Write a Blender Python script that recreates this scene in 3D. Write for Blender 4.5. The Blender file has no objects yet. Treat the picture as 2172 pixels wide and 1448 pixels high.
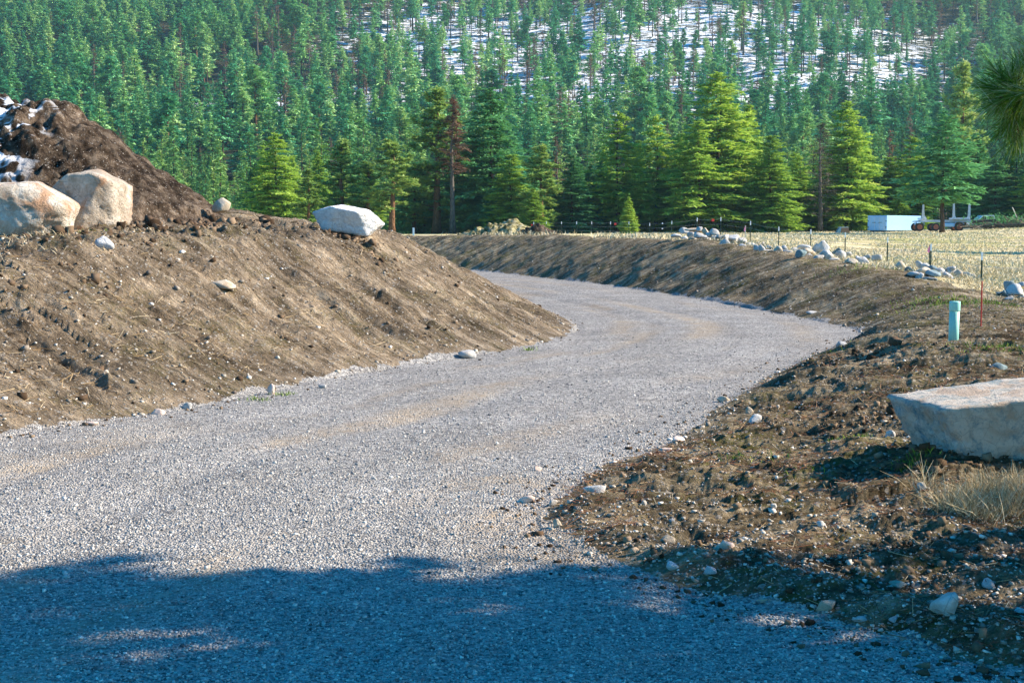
import bpy, math, random
import numpy as np
from mathutils import Vector, Matrix
S = bpy.context.scene
COL = S.collection
rng = np.random.default_rng(7)
R = math.radians
PI = math.pi

# ------------------------------------------------------------------ camera
F = 3017.0                      # focal length in photograph pixels (2172 wide)
CAMZ = 2.6
PITCH = math.atan(244.0 / F)
cd = bpy.data.cameras.new('camera'); cam = bpy.data.objects.new('camera', cd); COL.objects.link(cam)
cd.sensor_width = 36; cd.lens = 36 * F / 2172; cd.clip_start = 0.2; cd.clip_end = 6000
cam.location = (0, 0, CAMZ); cam.rotation_euler = (PI / 2 - PITCH, 0, 0)
S.camera = cam
# ------------------------------------------------------------------ light
SUN_AZ, SUN_EL = R(83), R(31)   # azimuth from the view direction towards the right
sun_dir = Vector((math.sin(SUN_AZ) * math.cos(SUN_EL), math.cos(SUN_AZ) * math.cos(SUN_EL), math.sin(SUN_EL)))
w = bpy.data.worlds.new('World'); S.world = w; w.use_nodes = True
wn = w.node_tree; bg = wn.nodes['Background']
sky = wn.nodes.new('ShaderNodeTexSky'); sky.sky_type = 'NISHITA'; sky.sun_disc = False
sky.sun_elevation = SUN_EL; sky.sun_rotation = SUN_AZ; sky.air_density = 1.0; sky.dust_density = 0.3; sky.ozone_density = 3.0
hs = wn.nodes.new('ShaderNodeHueSaturation'); hs.inputs['Saturation'].default_value = 2.3; hs.inputs['Hue'].default_value = .497
wn.links.new(sky.outputs[0], hs.inputs['Color']); wn.links.new(hs.outputs[0], bg.inputs[0]); bg.inputs[1].default_value = 0.12
sl = bpy.data.lights.new('sun', 'SUN'); sl.energy = 5.0; sl.angle = R(0.5); sl.color = (1.0, 0.87, 0.70)
so = bpy.data.objects.new('sun', sl); COL.objects.link(so); so.rotation_euler = sun_dir.to_track_quat('Z', 'Y').to_euler()
S.view_settings.view_transform = 'Standard'; S.view_settings.look = 'None'
S.view_settings.exposure = 1.34; S.view_settings.gamma = 1.0; S.view_settings.use_curve_mapping = False
S.cycles.volume_bounces = 0; S.cycles.max_bounces = 8; S.cycles.diffuse_bounces = 3
S.cycles.transparent_max_bounces = 8

def ray(px, py):
    u = (px - 1086) / F; v = (724 - py) / F
    return np.array([u, math.cos(PITCH) + v * math.sin(PITCH), v * math.cos(PITCH) - math.sin(PITCH)])
def P3(px, py, Y):
    r = ray(px, py); r = r / r[1] * Y
    return np.array([r[0], Y, CAMZ + r[2]])
def P0(px, py, z=0.0):
    r = ray(px, py); t = (z - CAMZ) / r[2]
    return np.array([r[0] * t, r[1] * t, z])
def to_px(p):
    x, y, z = p[..., 0], p[..., 1], p[..., 2] - CAMZ
    c, s = math.cos(PITCH), math.sin(PITCH)
    dep = y * c - z * s; up = y * s + z * c
    return 1086 + F * x / dep, 724 - F * up / dep

# ------------------------------------------------------------------ noise
TAB = rng.random((256, 256)); TAB3 = rng.random(4096)
def vn(x, y):
    xi = np.floor(x).astype(int); yi = np.floor(y).astype(int); fx = x - xi; fy = y - yi
    fx = fx * fx * (3 - 2 * fx); fy = fy * fy * (3 - 2 * fy)
    a = TAB[xi & 255, yi & 255]; b = TAB[(xi + 1) & 255, yi & 255]; c = TAB[xi & 255, (yi + 1) & 255]; d = TAB[(xi + 1) & 255, (yi + 1) & 255]
    return (a + (b - a) * fx) * (1 - fy) + (c + (d - c) * fx) * fy
def fbm(x, y, o=4, g=0.5):
    s = 0; a = 1; t = 0
    for i in range(o):
        s = s + a * (vn(x * 2 ** i + 17 * i, y * 2 ** i + 31 * i) - 0.5); t += a; a *= g
    return s / t * 2
def vn3(p):
    i = np.floor(p).astype(int); f = p - i; f = f * f * (3 - 2 * f); r = 0
    for dx in (0, 1):
        for dy in (0, 1):
            for dz in (0, 1):
                h = ((i[:, 0] + dx) * 73 + (i[:, 1] + dy) * 179 + (i[:, 2] + dz) * 283 + (i[:, 0] + dx) * (i[:, 1] + dy) * 7 + (i[:, 2] + dz) * (i[:, 1] + dy) * 13) & 4095
                r = r + TAB3[h] * (f[:, 0] if dx else 1 - f[:, 0]) * (f[:, 1] if dy else 1 - f[:, 1]) * (f[:, 2] if dz else 1 - f[:, 2])
    return r
def fbm3(p, o=4, g=0.5):
    s = 0; a = 1; t = 0
    for k in range(o):
        s = s + a * (vn3(p * 2 ** k + 11.3 * k) - 0.5); t += a; a *= g
    return s / t * 2
def sstep(a, b, x):
    t = np.clip((x - a) / (b - a), 0, 1); return t * t * (3 - 2 * t)

# ------------------------------------------------------------------ mesh + object helpers
def mesh_np(name, V, Fc, mat=None, smooth=False, face_attr=None, uv=None):
    V = np.asarray(V, dtype=np.float32); Fc = np.asarray(Fc, dtype=np.int32)
    me = bpy.data.meshes.new(name); n, k = Fc.shape
    me.vertices.add(len(V)); me.vertices.foreach_set('co', V.ravel())
    me.loops.add(n * k); me.loops.foreach_set('vertex_index', Fc.ravel())
    me.polygons.add(n); me.polygons.foreach_set('loop_start', np.arange(0, n * k, k, dtype=np.int32))
    try: me.polygons.foreach_set('loop_total', np.full(n, k, dtype=np.int32))
    except Exception: pass
    me.update(calc_edges=True)
    if smooth: me.polygons.foreach_set('use_smooth', np.ones(n, dtype=bool))
    if face_attr is not None:
        a = me.attributes.new('rnd', 'FLOAT', 'FACE'); a.data.foreach_set('value', np.asarray(face_attr, dtype=np.float32))
    if uv is not None:
        a = me.attributes.new('sd', 'FLOAT_VECTOR', 'POINT')
        a.data.foreach_set('vector', np.asarray(uv, dtype=np.float32).ravel())
    if mat is not None: me.materials.append(mat)
    return me
def obj(name, me, parent=None):
    o = bpy.data.objects.new(name, me); COL.objects.link(o)
    if parent is not None: o.parent = parent
    return o
def tag(o, label=None, cat=None, group=None, kind=None):
    if label: o['label'] = label
    if cat: o['category'] = cat
    if group: o['group'] = group
    if kind: o['kind'] = kind
    return o
def thing(name, label, cat, loc=(0, 0, 0), rz=0, group=None):
    o = obj(name, None); o.location = loc; o.rotation_euler = (0, 0, rz); return tag(o, label, cat, group)
class MB:
    """collects simple solids into one mesh"""
    def __init__(s): s.v = []; s.f = []; s.n = 0
    def add(s, V, Fs):
        s.v.append(np.asarray(V, float)); s.f += [[i + s.n for i in q] for q in Fs]; s.n += len(V); return s
    def box(s, c, d, rz=0, bev=0.0):
        x, y, z = d[0] / 2, d[1] / 2, d[2] / 2; b = min(bev, x * .9, y * .9, z * .9)
        V = []; 
        if b <= 0:
            V = [(i * x, j * y, k * z) for i in (-1, 1) for j in (-1, 1) for k in (-1, 1)]
            Fs = [(0, 1, 3, 2), (4, 6, 7, 5), (0, 4, 5, 1), (2, 3, 7, 6), (0, 2, 6, 4), (1, 5, 7, 3)]
        else:
            ring = lambda xx, yy, zz: [(-xx, -yy + b, zz), (-xx + b, -yy, zz), (xx - b, -yy, zz), (xx, -yy + b, zz), (xx, yy - b, zz), (xx - b, yy, zz), (-xx + b, yy, zz), (-xx, yy - b, zz)]
            V = ring(x - b * .6, y - b * .6, -z) + ring(x, y, -z + b) + ring(x, y, z - b) + ring(x - b * .6, y - b * .6, z)
            Fs = [tuple(reversed(range(8))), tuple(range(24, 32))]
            for r in range(3):
                for i in range(8): j = (i + 1) % 8; Fs.append((r * 8 + i, r * 8 + j, r * 8 + 8 + j, r * 8 + 8 + i))
        V = np.array(V, float); cz, sz = math.cos(rz), math.sin(rz)
        V = np.stack([V[:, 0] * cz - V[:, 1] * sz, V[:, 0] * sz + V[:, 1] * cz, V[:, 2]], 1) + np.array(c)
        return s.add(V, Fs)
    def tube(s, pts, rad, n=8, cap=True):
        pts = [np.array(p, float) for p in pts]; V = []; Fs = []
        rad = rad if hasattr(rad, '__len__') else [rad] * len(pts)
        for i, p in enumerate(pts):
            t = pts[min(i + 1, len(pts) - 1)] - pts[max(i - 1, 0)]; t = t / (np.linalg.norm(t) + 1e-9)
            a = np.cross(t, (0, 0, 1)) if abs(t[2]) < .9 else np.cross(t, (1, 0, 0)); a /= np.linalg.norm(a); b = np.cross(t, a)
            for k in range(n):
                q = 2 * PI * k / n; V.append(p + rad[i] * (a * math.cos(q) + b * math.sin(q)))
        for i in range(len(pts) - 1):
            for k in range(n):
                l = (k + 1) % n; Fs.append((i * n + k, i * n + l, i * n + n + l, i * n + n + k))
        if cap: Fs.append(tuple(reversed(range(n)))); Fs.append(tuple((len(pts) - 1) * n + k for k in range(n)))
        return s.add(V, Fs)
    def prism(s, poly, y0, y1):
        n = len(poly); V = [(x, y0, z) for x, z in poly] + [(x, y1, z) for x, z in poly]
        Fs = [tuple(range(n)), tuple(reversed(range(n, 2 * n)))] + [(i, i + n, (i + 1) % n + n, (i + 1) % n) for i in range(n)]
        return s.add(V, Fs)
    def build(s, name, mat, parent=None, smooth=False):
        me = bpy.data.meshes.new(name); me.from_pydata([tuple(p) for p in np.concatenate(s.v)], [], s.f); me.materials.append(mat)
        if smooth: me.polygons.foreach_set('use_smooth', np.ones(len(me.polygons), dtype=bool))
        me.update(); return obj(name, me, parent)

# ------------------------------------------------------------------ materials
def newmat(name, rough=0.9, spec=0.2):
    m = bpy.data.materials.new(name); m.use_nodes = True; nt = m.node_tree; b = nt.nodes['Principled BSDF']
    b.inputs['Roughness'].default_value = rough; b.inputs['Specular IOR Level'].default_value = spec
    return m, nt, b
def nd(nt, t, **k):
    n = nt.nodes.new(t)
    for a, v in k.items():
        if hasattr(n, a): setattr(n, a, v)
        else: n.inputs[a.replace('_', ' ')].default_value = v
    return n
def coord(nt, scale=(1, 1, 1), attr=None, loc=(0, 0, 0)):
    mp = nt.nodes.new('ShaderNodeMapping'); mp.inputs['Scale'].default_value = scale; mp.inputs['Location'].default_value = loc
    if attr:
        a = nt.nodes.new('ShaderNodeAttribute'); a.attribute_name = attr; nt.links.new(a.outputs['Vector'], mp.inputs[0])
    else:
        tc = nt.nodes.new('ShaderNodeTexCoord'); nt.links.new(tc.outputs['Object'], mp.inputs[0])
    return mp.outputs[0]
def noise(nt, vec, scale, detail=5, rough=.55, dist=0):
    n = nt.nodes.new('ShaderNodeTexNoise'); n.inputs['Scale'].default_value = scale; n.inputs['Detail'].default_value = detail
    n.inputs['Roughness'].default_value = rough; n.inputs['Distortion'].default_value = dist; nt.links.new(vec, n.inputs['Vector']); return n.outputs['Fac']
def voro(nt, vec, scale, feature='F1', out='Color'):
    n = nt.nodes.new('ShaderNodeTexVoronoi'); n.feature = feature; n.inputs['Scale'].default_value = scale; nt.links.new(vec, n.inputs['Vector']); return n.outputs[out]
def ramp(nt, fac, stops, interp='LINEAR'):
    r = nt.nodes.new('ShaderNodeValToRGB'); r.color_ramp.interpolation = interp; e = r.color_ramp.elements
    while len(e) < len(stops): e.new(0.5)
    for i, (p, c) in enumerate(stops): e[i].position = p; e[i].color = (*c, 1) if len(c) == 3 else c
    nt.links.new(fac, r.inputs[0]); return r.outputs[0]
def mixc(nt, fac, a, b, mode='MIX'):
    m = nt.nodes.new('ShaderNodeMix'); m.data_type = 'RGBA'; m.blend_type = mode
    for s, v in ((m.inputs[0], fac), (m.inputs[6], a), (m.inputs[7], b)):
        if isinstance(v, (int, float)): s.default_value = v
        elif isinstance(v, tuple): s.default_value = (*v, 1)
        else: nt.links.new(v, s)
    return m.outputs[2]
def mth(nt, op, a, b=0.0, c=None, clamp=False):
    m = nt.nodes.new('ShaderNodeMath'); m.operation = op; m.use_clamp = clamp
    for i, v in enumerate((a, b, c)):
        if v is None: continue
        if isinstance(v, (int, float)): m.inputs[i].default_value = v
        else: nt.links.new(v, m.inputs[i])
    return m.outputs[0]
def bump(nt, b, h, dist, strength=1.0):
    n = nt.nodes.new('ShaderNodeBump'); n.inputs['Distance'].default_value = dist; n.inputs['Strength'].default_value = strength
    nt.links.new(h, n.inputs['Height']); nt.links.new(n.outputs[0], b.inputs['Normal'])
    return n
BW = lambda v: (v, v, v)

def mat_road():
    m, nt, b = newmat('gravel_road', .95, .1); oc = coord(nt); sd = coord(nt, attr='sd')
    v1 = voro(nt, oc, 42); v2 = voro(nt, oc, 20)
    sep = nt.nodes.new('ShaderNodeSeparateColor'); nt.links.new(v1, sep.inputs[0])
    sep2 = nt.nodes.new('ShaderNodeSeparateColor'); nt.links.new(v2, sep2.inputs[0])
    f = mth(nt, 'MULTIPLY_ADD', sep.outputs[0], .6, mth(nt, 'MULTIPLY', sep2.outputs[1], .4))
    stone = ramp(nt, f, [(0, (.06, .06, .062)), (.25, (.20, .19, .185)), (.5, (.35, .33, .305)), (.75, (.50, .465, .42)), (1, (.72, .67, .60))])
    # packed tan fines along the wheel tracks (distance from the left edge) and in broad worn patches
    sxyz = nt.nodes.new('ShaderNodeSeparateXYZ'); nt.links.new(sd, sxyz.inputs[0])
    wob = mth(nt, 'MULTIPLY', noise(nt, coord(nt, (.08, .08, .08)), 2.0, 3), 2.2)
    dd = mth(nt, 'ADD', sxyz.outputs[1], wob)
    tr = mth(nt, 'ABSOLUTE', mth(nt, 'SINE', mth(nt, 'MULTIPLY', dd, 1.62)))
    trm = ramp(nt, tr, [(.62, BW(0)), (1, BW(1))])
    pat = ramp(nt, noise(nt, coord(nt, (.35, .35, .35), attr='sd'), 1.4, 6, .65), [(.45, BW(0)), (.62, BW(1))])
    k = mth(nt, 'MULTIPLY', sxyz.outputs[2], ramp(nt, noise(nt, oc, 9, 5, .7), [(.35, BW(.4)), (.65, BW(1))]))
    col = mixc(nt, mth(nt, 'MULTIPLY', k, .85), stone, (.43, .33, .22))
    big = ramp(nt, noise(nt, oc, .5, 5, .6), [(.3, BW(.74)), (.7, BW(1.08))])
    col = mixc(nt, 1.0, col, big, 'MULTIPLY')
    nt.links.new(col, b.inputs['Base Color'])
    dist = voro(nt, oc, 42, 'F1', 'Distance')
    h = mth(nt, 'ADD', mth(nt, 'SUBTRACT', mth(nt, 'MULTIPLY', sep.outputs[1], .9), dist), mth(nt, 'MULTIPLY', noise(nt, oc, 14, 4), .8))
    bump(nt, b, h, .03, 1.0)
    return m
def mat_soil(name, cols, dark, streak=1.0, specks=.62, grass=0.0, peb=9.0):
    m, nt, b = newmat(name, .98, .05); oc = coord(nt); sds = coord(nt, (3.0, .42, 1), attr='sd')
    s1 = noise(nt, sds, 1.5, 8, .68, .4); s2 = noise(nt, oc, 3.2, 9, .7); s3 = noise(nt, oc, 22, 6, .7)
    f = mth(nt, 'ADD', mth(nt, 'MULTIPLY', s1, .5 * streak), mth(nt, 'ADD', mth(nt, 'MULTIPLY', s2, .3 + .5 * (1 - streak)), mth(nt, 'MULTIPLY', s3, .2)))
    col = ramp(nt, f, [(.36, dark), (.45, cols[0]), (.52, cols[1]), (.60, cols[2])])
    pt = ramp(nt, mth(nt, 'ADD', mth(nt, 'MULTIPLY', noise(nt, coord(nt, (.9, .35, 1), attr='sd'), .8, 5, .65), .6), mth(nt, 'MULTIPLY', noise(nt, oc, 1.1, 6, .7), .4)), [(.38, BW(.36)), (.5, BW(.95)), (.60, BW(1.5))])
    col = mixc(nt, 1.0, col, pt, 'MULTIPLY')
    if grass:
        gm = ramp(nt, mth(nt, 'MULTIPLY', noise(nt, oc, .9, 4), noise(nt, oc, 14, 5, .7)), [(.27, BW(0)), (.36, BW(grass))])
        col = mixc(nt, gm, col, (.13, .13, .025))
    vo = voro(nt, oc, peb); sep = nt.nodes.new('ShaderNodeSeparateColor'); nt.links.new(vo, sep.inputs[0])
    vd = voro(nt, oc, peb, 'F1', 'Distance'); vo2 = voro(nt, oc, peb * 2.7); sep2 = nt.nodes.new('ShaderNodeSeparateColor'); nt.links.new(vo2, sep2.inputs[0])
    vd2 = voro(nt, oc, peb * 2.7, 'F1', 'Distance')
    pm = mth(nt, 'MULTIPLY', mth(nt, 'GREATER_THAN', sep.outputs[0], .9), mth(nt, 'LESS_THAN', vd, .3))
    pm2 = mth(nt, 'MULTIPLY', mth(nt, 'GREATER_THAN', sep2.outputs[0], specks + .2), mth(nt, 'LESS_THAN', vd2, .42))
    pk = mth(nt, 'MAXIMUM', pm, pm2)
    col = mixc(nt, mth(nt, 'MULTIPLY', pk, .8), col, ramp(nt, sep2.outputs[1], [(0, (.22, .2, .18)), (.5, (.42, .38, .33)), (1, (.6, .55, .48))]))
    nt.links.new(col, b.inputs['Base Color'])
    h = mth(nt, 'ADD', mth(nt, 'ADD', mth(nt, 'MULTIPLY', s2, .8), mth(nt, 'MULTIPLY', s3, .45)), mth(nt, 'ADD', mth(nt, 'MULTIPLY', s1, 1.6 * streak), mth(nt, 'MULTIPLY', pk, .12)))
    bump(nt, b, h, .24, 1.0)
    return m
def mat_meadow():
    m, nt, b = newmat('dry_meadow', 1, 0); oc = coord(nt)
    n1 = noise(nt, coord(nt, (.35, 1, 1)), .35, 7, .65); n2 = noise(nt, oc, 5, 8, .75)
    f = mth(nt, 'ADD', mth(nt, 'MULTIPLY', n1, .65), mth(nt, 'MULTIPLY', n2, .35))
    col = ramp(nt, f, [(.32, (.30, .26, .10)), (.45, (.50, .41, .21)), (.55, (.64, .52, .32)), (.66, (.78, .66, .46))])
    g = ramp(nt, noise(nt, coord(nt, (.04, .10, 1), loc=(2, 5, 0)), 1.6, 5, .6), [(.48, BW(0)), (.62, BW(.7))])
    col = mixc(nt, g, col, (.26, .27, .07))
    nt.links.new(col, b.inputs['Base Color']); bump(nt, b, n2, .12, 1); return m
def mat_hill():
    m, nt, b = newmat('snowy_forest_floor', 1, 0); oc = coord(nt)
    n = noise(nt, coord(nt, (.45, .8, 1)), .34, 12, .8, .6); ge = nt.nodes.new('ShaderNodeNewGeometry')
    at = nt.nodes.new('ShaderNodeAttribute'); at.attribute_name = 'snow'
    f = mth(nt, 'ADD', n, mth(nt, 'MULTIPLY', mth(nt, 'SUBTRACT', at.outputs['Fac'], .95), .30))
    k = ramp(nt, f, [(.49, BW(0)), (.53, BW(1))])
    gr = ramp(nt, noise(nt, oc, .6, 6, .7), [(.35, (.02, .03, .02)), (.5, (.05, .055, .03)), (.65, (.11, .10, .06))])
    nt.links.new(mixc(nt, k, gr, (.86, .88, .92)), b.inputs['Base Color']); bump(nt, b, noise(nt, oc, .8, 6, .7), .8, 1); return m
def mat_rock(name, stops, stain=(.42, .24, .12), stain_amt=.35, sc=1.0, bmp=.03):
    m, nt, b = newmat(name, .85, .2); oi = nt.nodes.new('ShaderNodeObjectInfo')
    tc = nt.nodes.new('ShaderNodeTexCoord'); ad = nt.nodes.new('ShaderNodeVectorMath'); ad.operation = 'ADD'
    sc_ = nt.nodes.new('ShaderNodeVectorMath'); sc_.operation = 'SCALE'; sc_.inputs[3].default_value = 40
    cv = nt.nodes.new('ShaderNodeCombineXYZ'); [nt.links.new(oi.outputs['Random'], cv.inputs[i]) for i in range(3)]
    nt.links.new(cv.outputs[0], sc_.inputs[0]); nt.links.new(tc.outputs['Object'], ad.inputs[0]); nt.links.new(sc_.outputs[0], ad.inputs[1]); v = ad.outputs[0]
    n1 = noise(nt, v, 1.8 * sc, 8, .62, .6); n2 = noise(nt, v, 12 * sc, 8, .7); n3 = noise(nt, v, 55 * sc, 4, .7)
    f = mth(nt, 'ADD', mth(nt, 'ADD', mth(nt, 'MULTIPLY', n1, .6), mth(nt, 'MULTIPLY', n2, .4)), mth(nt, 'MULTIPLY', mth(nt, 'SUBTRACT', oi.outputs['Random'], .5), .16))
    col = ramp(nt, f, stops)
    st = ramp(nt, noise(nt, v, .9 * sc, 4, .5, 1.0), [(.50, BW(0)), (.62, BW(stain_amt))]); col = mixc(nt, st, col, stain)
    cr = ramp(nt, voro(nt, v, 2.2 * sc, 'DISTANCE_TO_EDGE', 'Distance'), [(0, BW(.55)), (.025, BW(1))])
    crk = mixc(nt, ramp(nt, n1, [(.5, BW(0)), (.6, BW(.8))]), BW(1.0), cr)
    col = mixc(nt, 1.0, col, crk, 'MULTIPLY'); col = mixc(nt, .35, col, ramp(nt, n3, [(.3, BW(.55)), (.7, BW(1.25))]), 'MULTIPLY')
    nt.links.new(col, b.inputs['Base Color'])
    bump(nt, b, mth(nt, 'ADD', mth(nt, 'MULTIPLY', n1, 1.8), mth(nt, 'ADD', mth(nt, 'MULTIPLY', n2, 1.5), mth(nt, 'ADD', mth(nt, 'MULTIPLY', n3, .5), mth(nt, 'MULTIPLY', cr, .4)))), bmp / sc * 1.7, 1.0); return m
def mat_leaf(name, stops, trans=(.16, .20, .02), tamt=.4, orand=.5):
    m, nt, b = newmat(name); nt.nodes.remove(b); out = nt.nodes['Material Output']
    at = nt.nodes.new('ShaderNodeAttribute'); at.attribute_name = 'rnd'; oi = nt.nodes.new('ShaderNodeObjectInfo')
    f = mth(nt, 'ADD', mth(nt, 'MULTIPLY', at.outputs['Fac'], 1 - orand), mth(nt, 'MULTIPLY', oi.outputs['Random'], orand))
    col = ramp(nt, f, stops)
    d = nt.nodes.new('ShaderNodeBsdfDiffuse'); t = nt.nodes.new('ShaderNodeBsdfTranslucent'); nt.links.new(col, d.inputs[0])
    tcol = mixc(nt, .5, col, trans); nt.links.new(tcol, t.inputs[0])
    mx = nt.nodes.new('ShaderNodeMixShader'); mx.inputs[0].default_value = tamt
    nt.links.new(d.outputs[0], mx.inputs[1]); nt.links.new(t.outputs[0], mx.inputs[2]); nt.links.new(mx.outputs[0], out.inputs[0]); return m
def mat_bark(name, a, b_):
    m, nt, b = newmat(name, .95, .05); n = noise(nt, coord(nt, (6, 6, 1.2)), 2, 6, .7)
    nt.links.new(ramp(nt, n, [(.35, a), (.65, b_)]), b.inputs['Base Color']); bump(nt, b, n, .05); return m
def mat_plain(name, c, rough=.6, metal=0.0, var=.15, spec=.4):
    m, nt, b = newmat(name, rough, spec); n = noise(nt, coord(nt), 6, 6, .65)
    nt.links.new(mixc(nt, 1.0, c, ramp(nt, n, [(.3, BW(1 - var)), (.7, BW(1 + var * .5))]), 'MULTIPLY'), b.inputs['Base Color'])
    b.inputs['Metallic'].default_value = metal; return m
def mat_rnd(name, stops, rough=.95):
    m, nt, b = newmat(name, rough, .1); at = nt.nodes.new('ShaderNodeAttribute'); at.attribute_name = 'rnd'
    nt.links.new(ramp(nt, at.outputs['Fac'], stops), b.inputs['Base Color']); return m

M_ROAD = mat_road()
M_LEFT = mat_soil('left_bank_soil', [(.175, .13, .085), (.31, .235, .16), (.52, .41, .29)], (.04, .028, .018), .95, .64, .3)
M_RIGHT = mat_soil('right_bank_soil', [(.125, .092, .055), (.25, .195, .12), (.50, .41, .28)], (.022, .015, .009), .95, .60, .6)
M_MOUND = mat_soil('mound_soil', [(.052, .036, .024), (.11, .078, .054), (.21, .16, .115)], (.016, .010, .006), .0, .74, 0, 14)
M_MEADOW = mat_meadow(); M_HILL = mat_hill()
M_GROUND = mat_plain('bare_ground', (.2, .16, .1), .95)

# ------------------------------------------------------------------ terrain model
Lpx = [(-700, 1110), (0, 925), (350, 875), (540, 845), (650, 808), (800, 785), (990, 758), (1130, 735), (1215, 708), (1228, 690)]
Rpx = [(2172, 1440), (1900, 1372), (1500, 1262), (1320, 1208), (1200, 1172), (1142, 1112), (1150, 1060), (1230, 1000), (1400, 940), (1530, 852), (1700, 762), (1790, 727), (1825, 706), (1790, 694), (1600, 655), (1400, 621), (1250, 600), (1100, 584), (1000, 573)]
Lw = [P0(*p)[:2] for p in Lpx] + [np.array(p) for p in ((1.25, 41), (.3, 47), (-3, 60), (-9, 76), (-18, 90), (-45, 100), (-110, 106))]
Lw = [np.array((-10.6, 2.0)), np.array((-8.7, 8))] + Lw
Rw = [np.array((30, 1.0)), np.array((9, 5.0))] + [P0(*p)[:2] for p in Rpx] + [np.array(p) for p in ((-9, 98), (-18, 110), (-45, 122), (-110, 128))]
def dense(pl, step=.25):
    pl = np.array(pl); 
    # Catmull-Rom
    out = []
    for i in range(len(pl) - 1):
        p0, p1, p2, p3 = pl[max(i - 1, 0)], pl[i], pl[i + 1], pl[min(i + 2, len(pl) - 1)]
        n = max(2, int(np.linalg.norm(p2 - p1) / step))
        t = np.linspace(0, 1, n, endpoint=False)[:, None]
        m1 = (p2 - p0) * .5; m2 = (p3 - p1) * .5; L = np.linalg.norm(p2 - p1)
        m1 = m1 / (np.linalg.norm(m1) + 1e-9) * L; m2 = m2 / (np.linalg.norm(m2) + 1e-9) * L
        out.append((2 * t ** 3 - 3 * t ** 2 + 1) * p1 + (t ** 3 - 2 * t ** 2 + t) * m1 + (-2 * t ** 3 + 3 * t ** 2) * p2 + (t ** 3 - t ** 2) * m2)
    out = np.concatenate(out + [pl[-1:]]); o = np.argsort(out[:, 1], kind='stable'); return out[o]
def smooth_pl(p, sig):
    p = np.concatenate([p[:1] + (p[0] - p[1]) * np.arange(60, 0, -1)[:, None], p, p[-1:] + (p[-1] - p[-2]) * np.arange(1, 61)[:, None]])
    k = np.exp(-.5 * (np.arange(-20, 21) * .25 / sig) ** 2); k /= k.sum()
    return np.stack([np.convolve(p[:, i], k, 'same') for i in (0, 1)], 1)[60:-60]
LD, RD = smooth_pl(dense(Lw), 1.4), smooth_pl(dense(Rw), .3)
def arcl(pl): return np.concatenate([[0], np.cumsum(np.linalg.norm(np.diff(pl, axis=0), axis=1))])
LS, RS = arcl(LD), arcl(RD)
def nearest(pl, sl, X, Y):
    d = np.empty(len(X)); s = np.empty(len(X)); n = 20000
    for i in range(0, len(X), n):
        q = (X[i:i + n, None] - pl[None, :, 0]) ** 2 + (Y[i:i + n, None] - pl[None, :, 1]) ** 2
        k = q.argmin(1); a = pl[np.clip(k - 1, 0, None)]; c = pl[np.clip(k + 1, None, len(pl) - 1)]
        t = c - a; L = np.linalg.norm(t, axis=1) + 1e-9; t /= L[:, None]
        rel = np.stack([X[i:i + n], Y[i:i + n]], 1) - pl[k]
        al = np.clip((rel * t).sum(1), -.4, .4)
        d[i:i + n] = np.sqrt(np.maximum(q[np.arange(len(k)), k] - al ** 2, 0)); s[i:i + n] = sl[k] + al
    return d, s
def warp(X, Y):
    Y = np.clip(Y, 8, 320); return np.stack([np.clip(X / Y, -.55, .55) * 2.5, np.log(Y)], -1)
class TPS:
    def __init__(s, ctrl, lam=1e-3):
        P = np.array([P3(*c) for c in ctrl]); s.p = warp(P[:, 0], P[:, 1]); n = len(P)
        K = s.k(s.p) + lam * np.eye(n); A = np.zeros((n + 3, n + 3)); A[:n, :n] = K; A[:n, n] = 1; A[:n, n + 1:] = s.p; A[n:, :n] = A[:n, n:].T
        s.w = np.linalg.solve(A, np.concatenate([P[:, 2], np.zeros(3)]))
    def k(s, q):
        r = np.linalg.norm(q[:, None] - s.p[None], axis=2); return r * r * np.log(r + 1e-9)
    def __call__(s, X, Y):
        q = warp(X, Y); out = np.empty(len(X)); n = len(s.p)
        for i in range(0, len(X), 50000):
            z = q[i:i + 50000]; out[i:i + 50000] = s.k(z) @ s.w[:n] + s.w[n] + z @ s.w[n + 1:]
        return out
TL = TPS([(735, 497, 34), (850, 508, 37), (600, 470, 40), (500, 450, 42), (380, 470, 36), (180, 492, 28), (0, 520, 26), (-400, 580, 20), (-900, 700, 14), (100, 440, 42), (300, 440, 42),
          (-300, 460, 38), (800, 512, 48), (650, 505, 62), (400, 492, 90), (0, 480, 90), (-500, 500, 60), (700, 500, 100), (400, 470, 200), (-300, 470, 200)])
TR = TPS([(1300, 504, 66), (1000, 498, 90), (870, 501, 108), (1430, 506, 60), (1600, 536, 50), (1750, 566, 44.5), (1900, 588, 40.5), (2010, 645, 34), (1652, 524, 84), (1720, 533, 78), (1800, 545, 72),
          (1883, 558, 66), (1975, 572, 56), (2083, 600, 46), (2172, 645, 37), (1850, 494, 185), (2000, 491, 186), (2172, 480, 190), (2000, 510, 130), (2172, 535, 105), (1700, 498, 170),
          (1500, 499, 150), (1300, 499, 150), (1100, 499, 160), (800, 497, 190), (2020, 728, 24), (2172, 705, 27), (2172, 790, 19.5), (1960, 985, 13.3), (2172, 990, 13.3), (1700, 905, 17.3),
          (2172, 1130, 11.2), (2500, 1300, 9), (1800, 1120, 11.7), (2600, 900, 14), (2600, 600, 40), (2700, 480, 150), (300, 490, 200), (1400, 490, 230), (2000, 478, 240), (1500, 1100, 12.2)])
def WR(Y): return np.interp(Y, [5, 9, 13, 18, 25, 34, 45, 60, 100], [1.5, 1.6, 2.2, 2.6, 3.0, 3.2, 3.6, 4.2, 5.0])
def WL(Y): return np.interp(Y, [5, 18, 30, 60, 100], [5.2, 5.0, 4.6, 4.2, 4.0])
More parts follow.
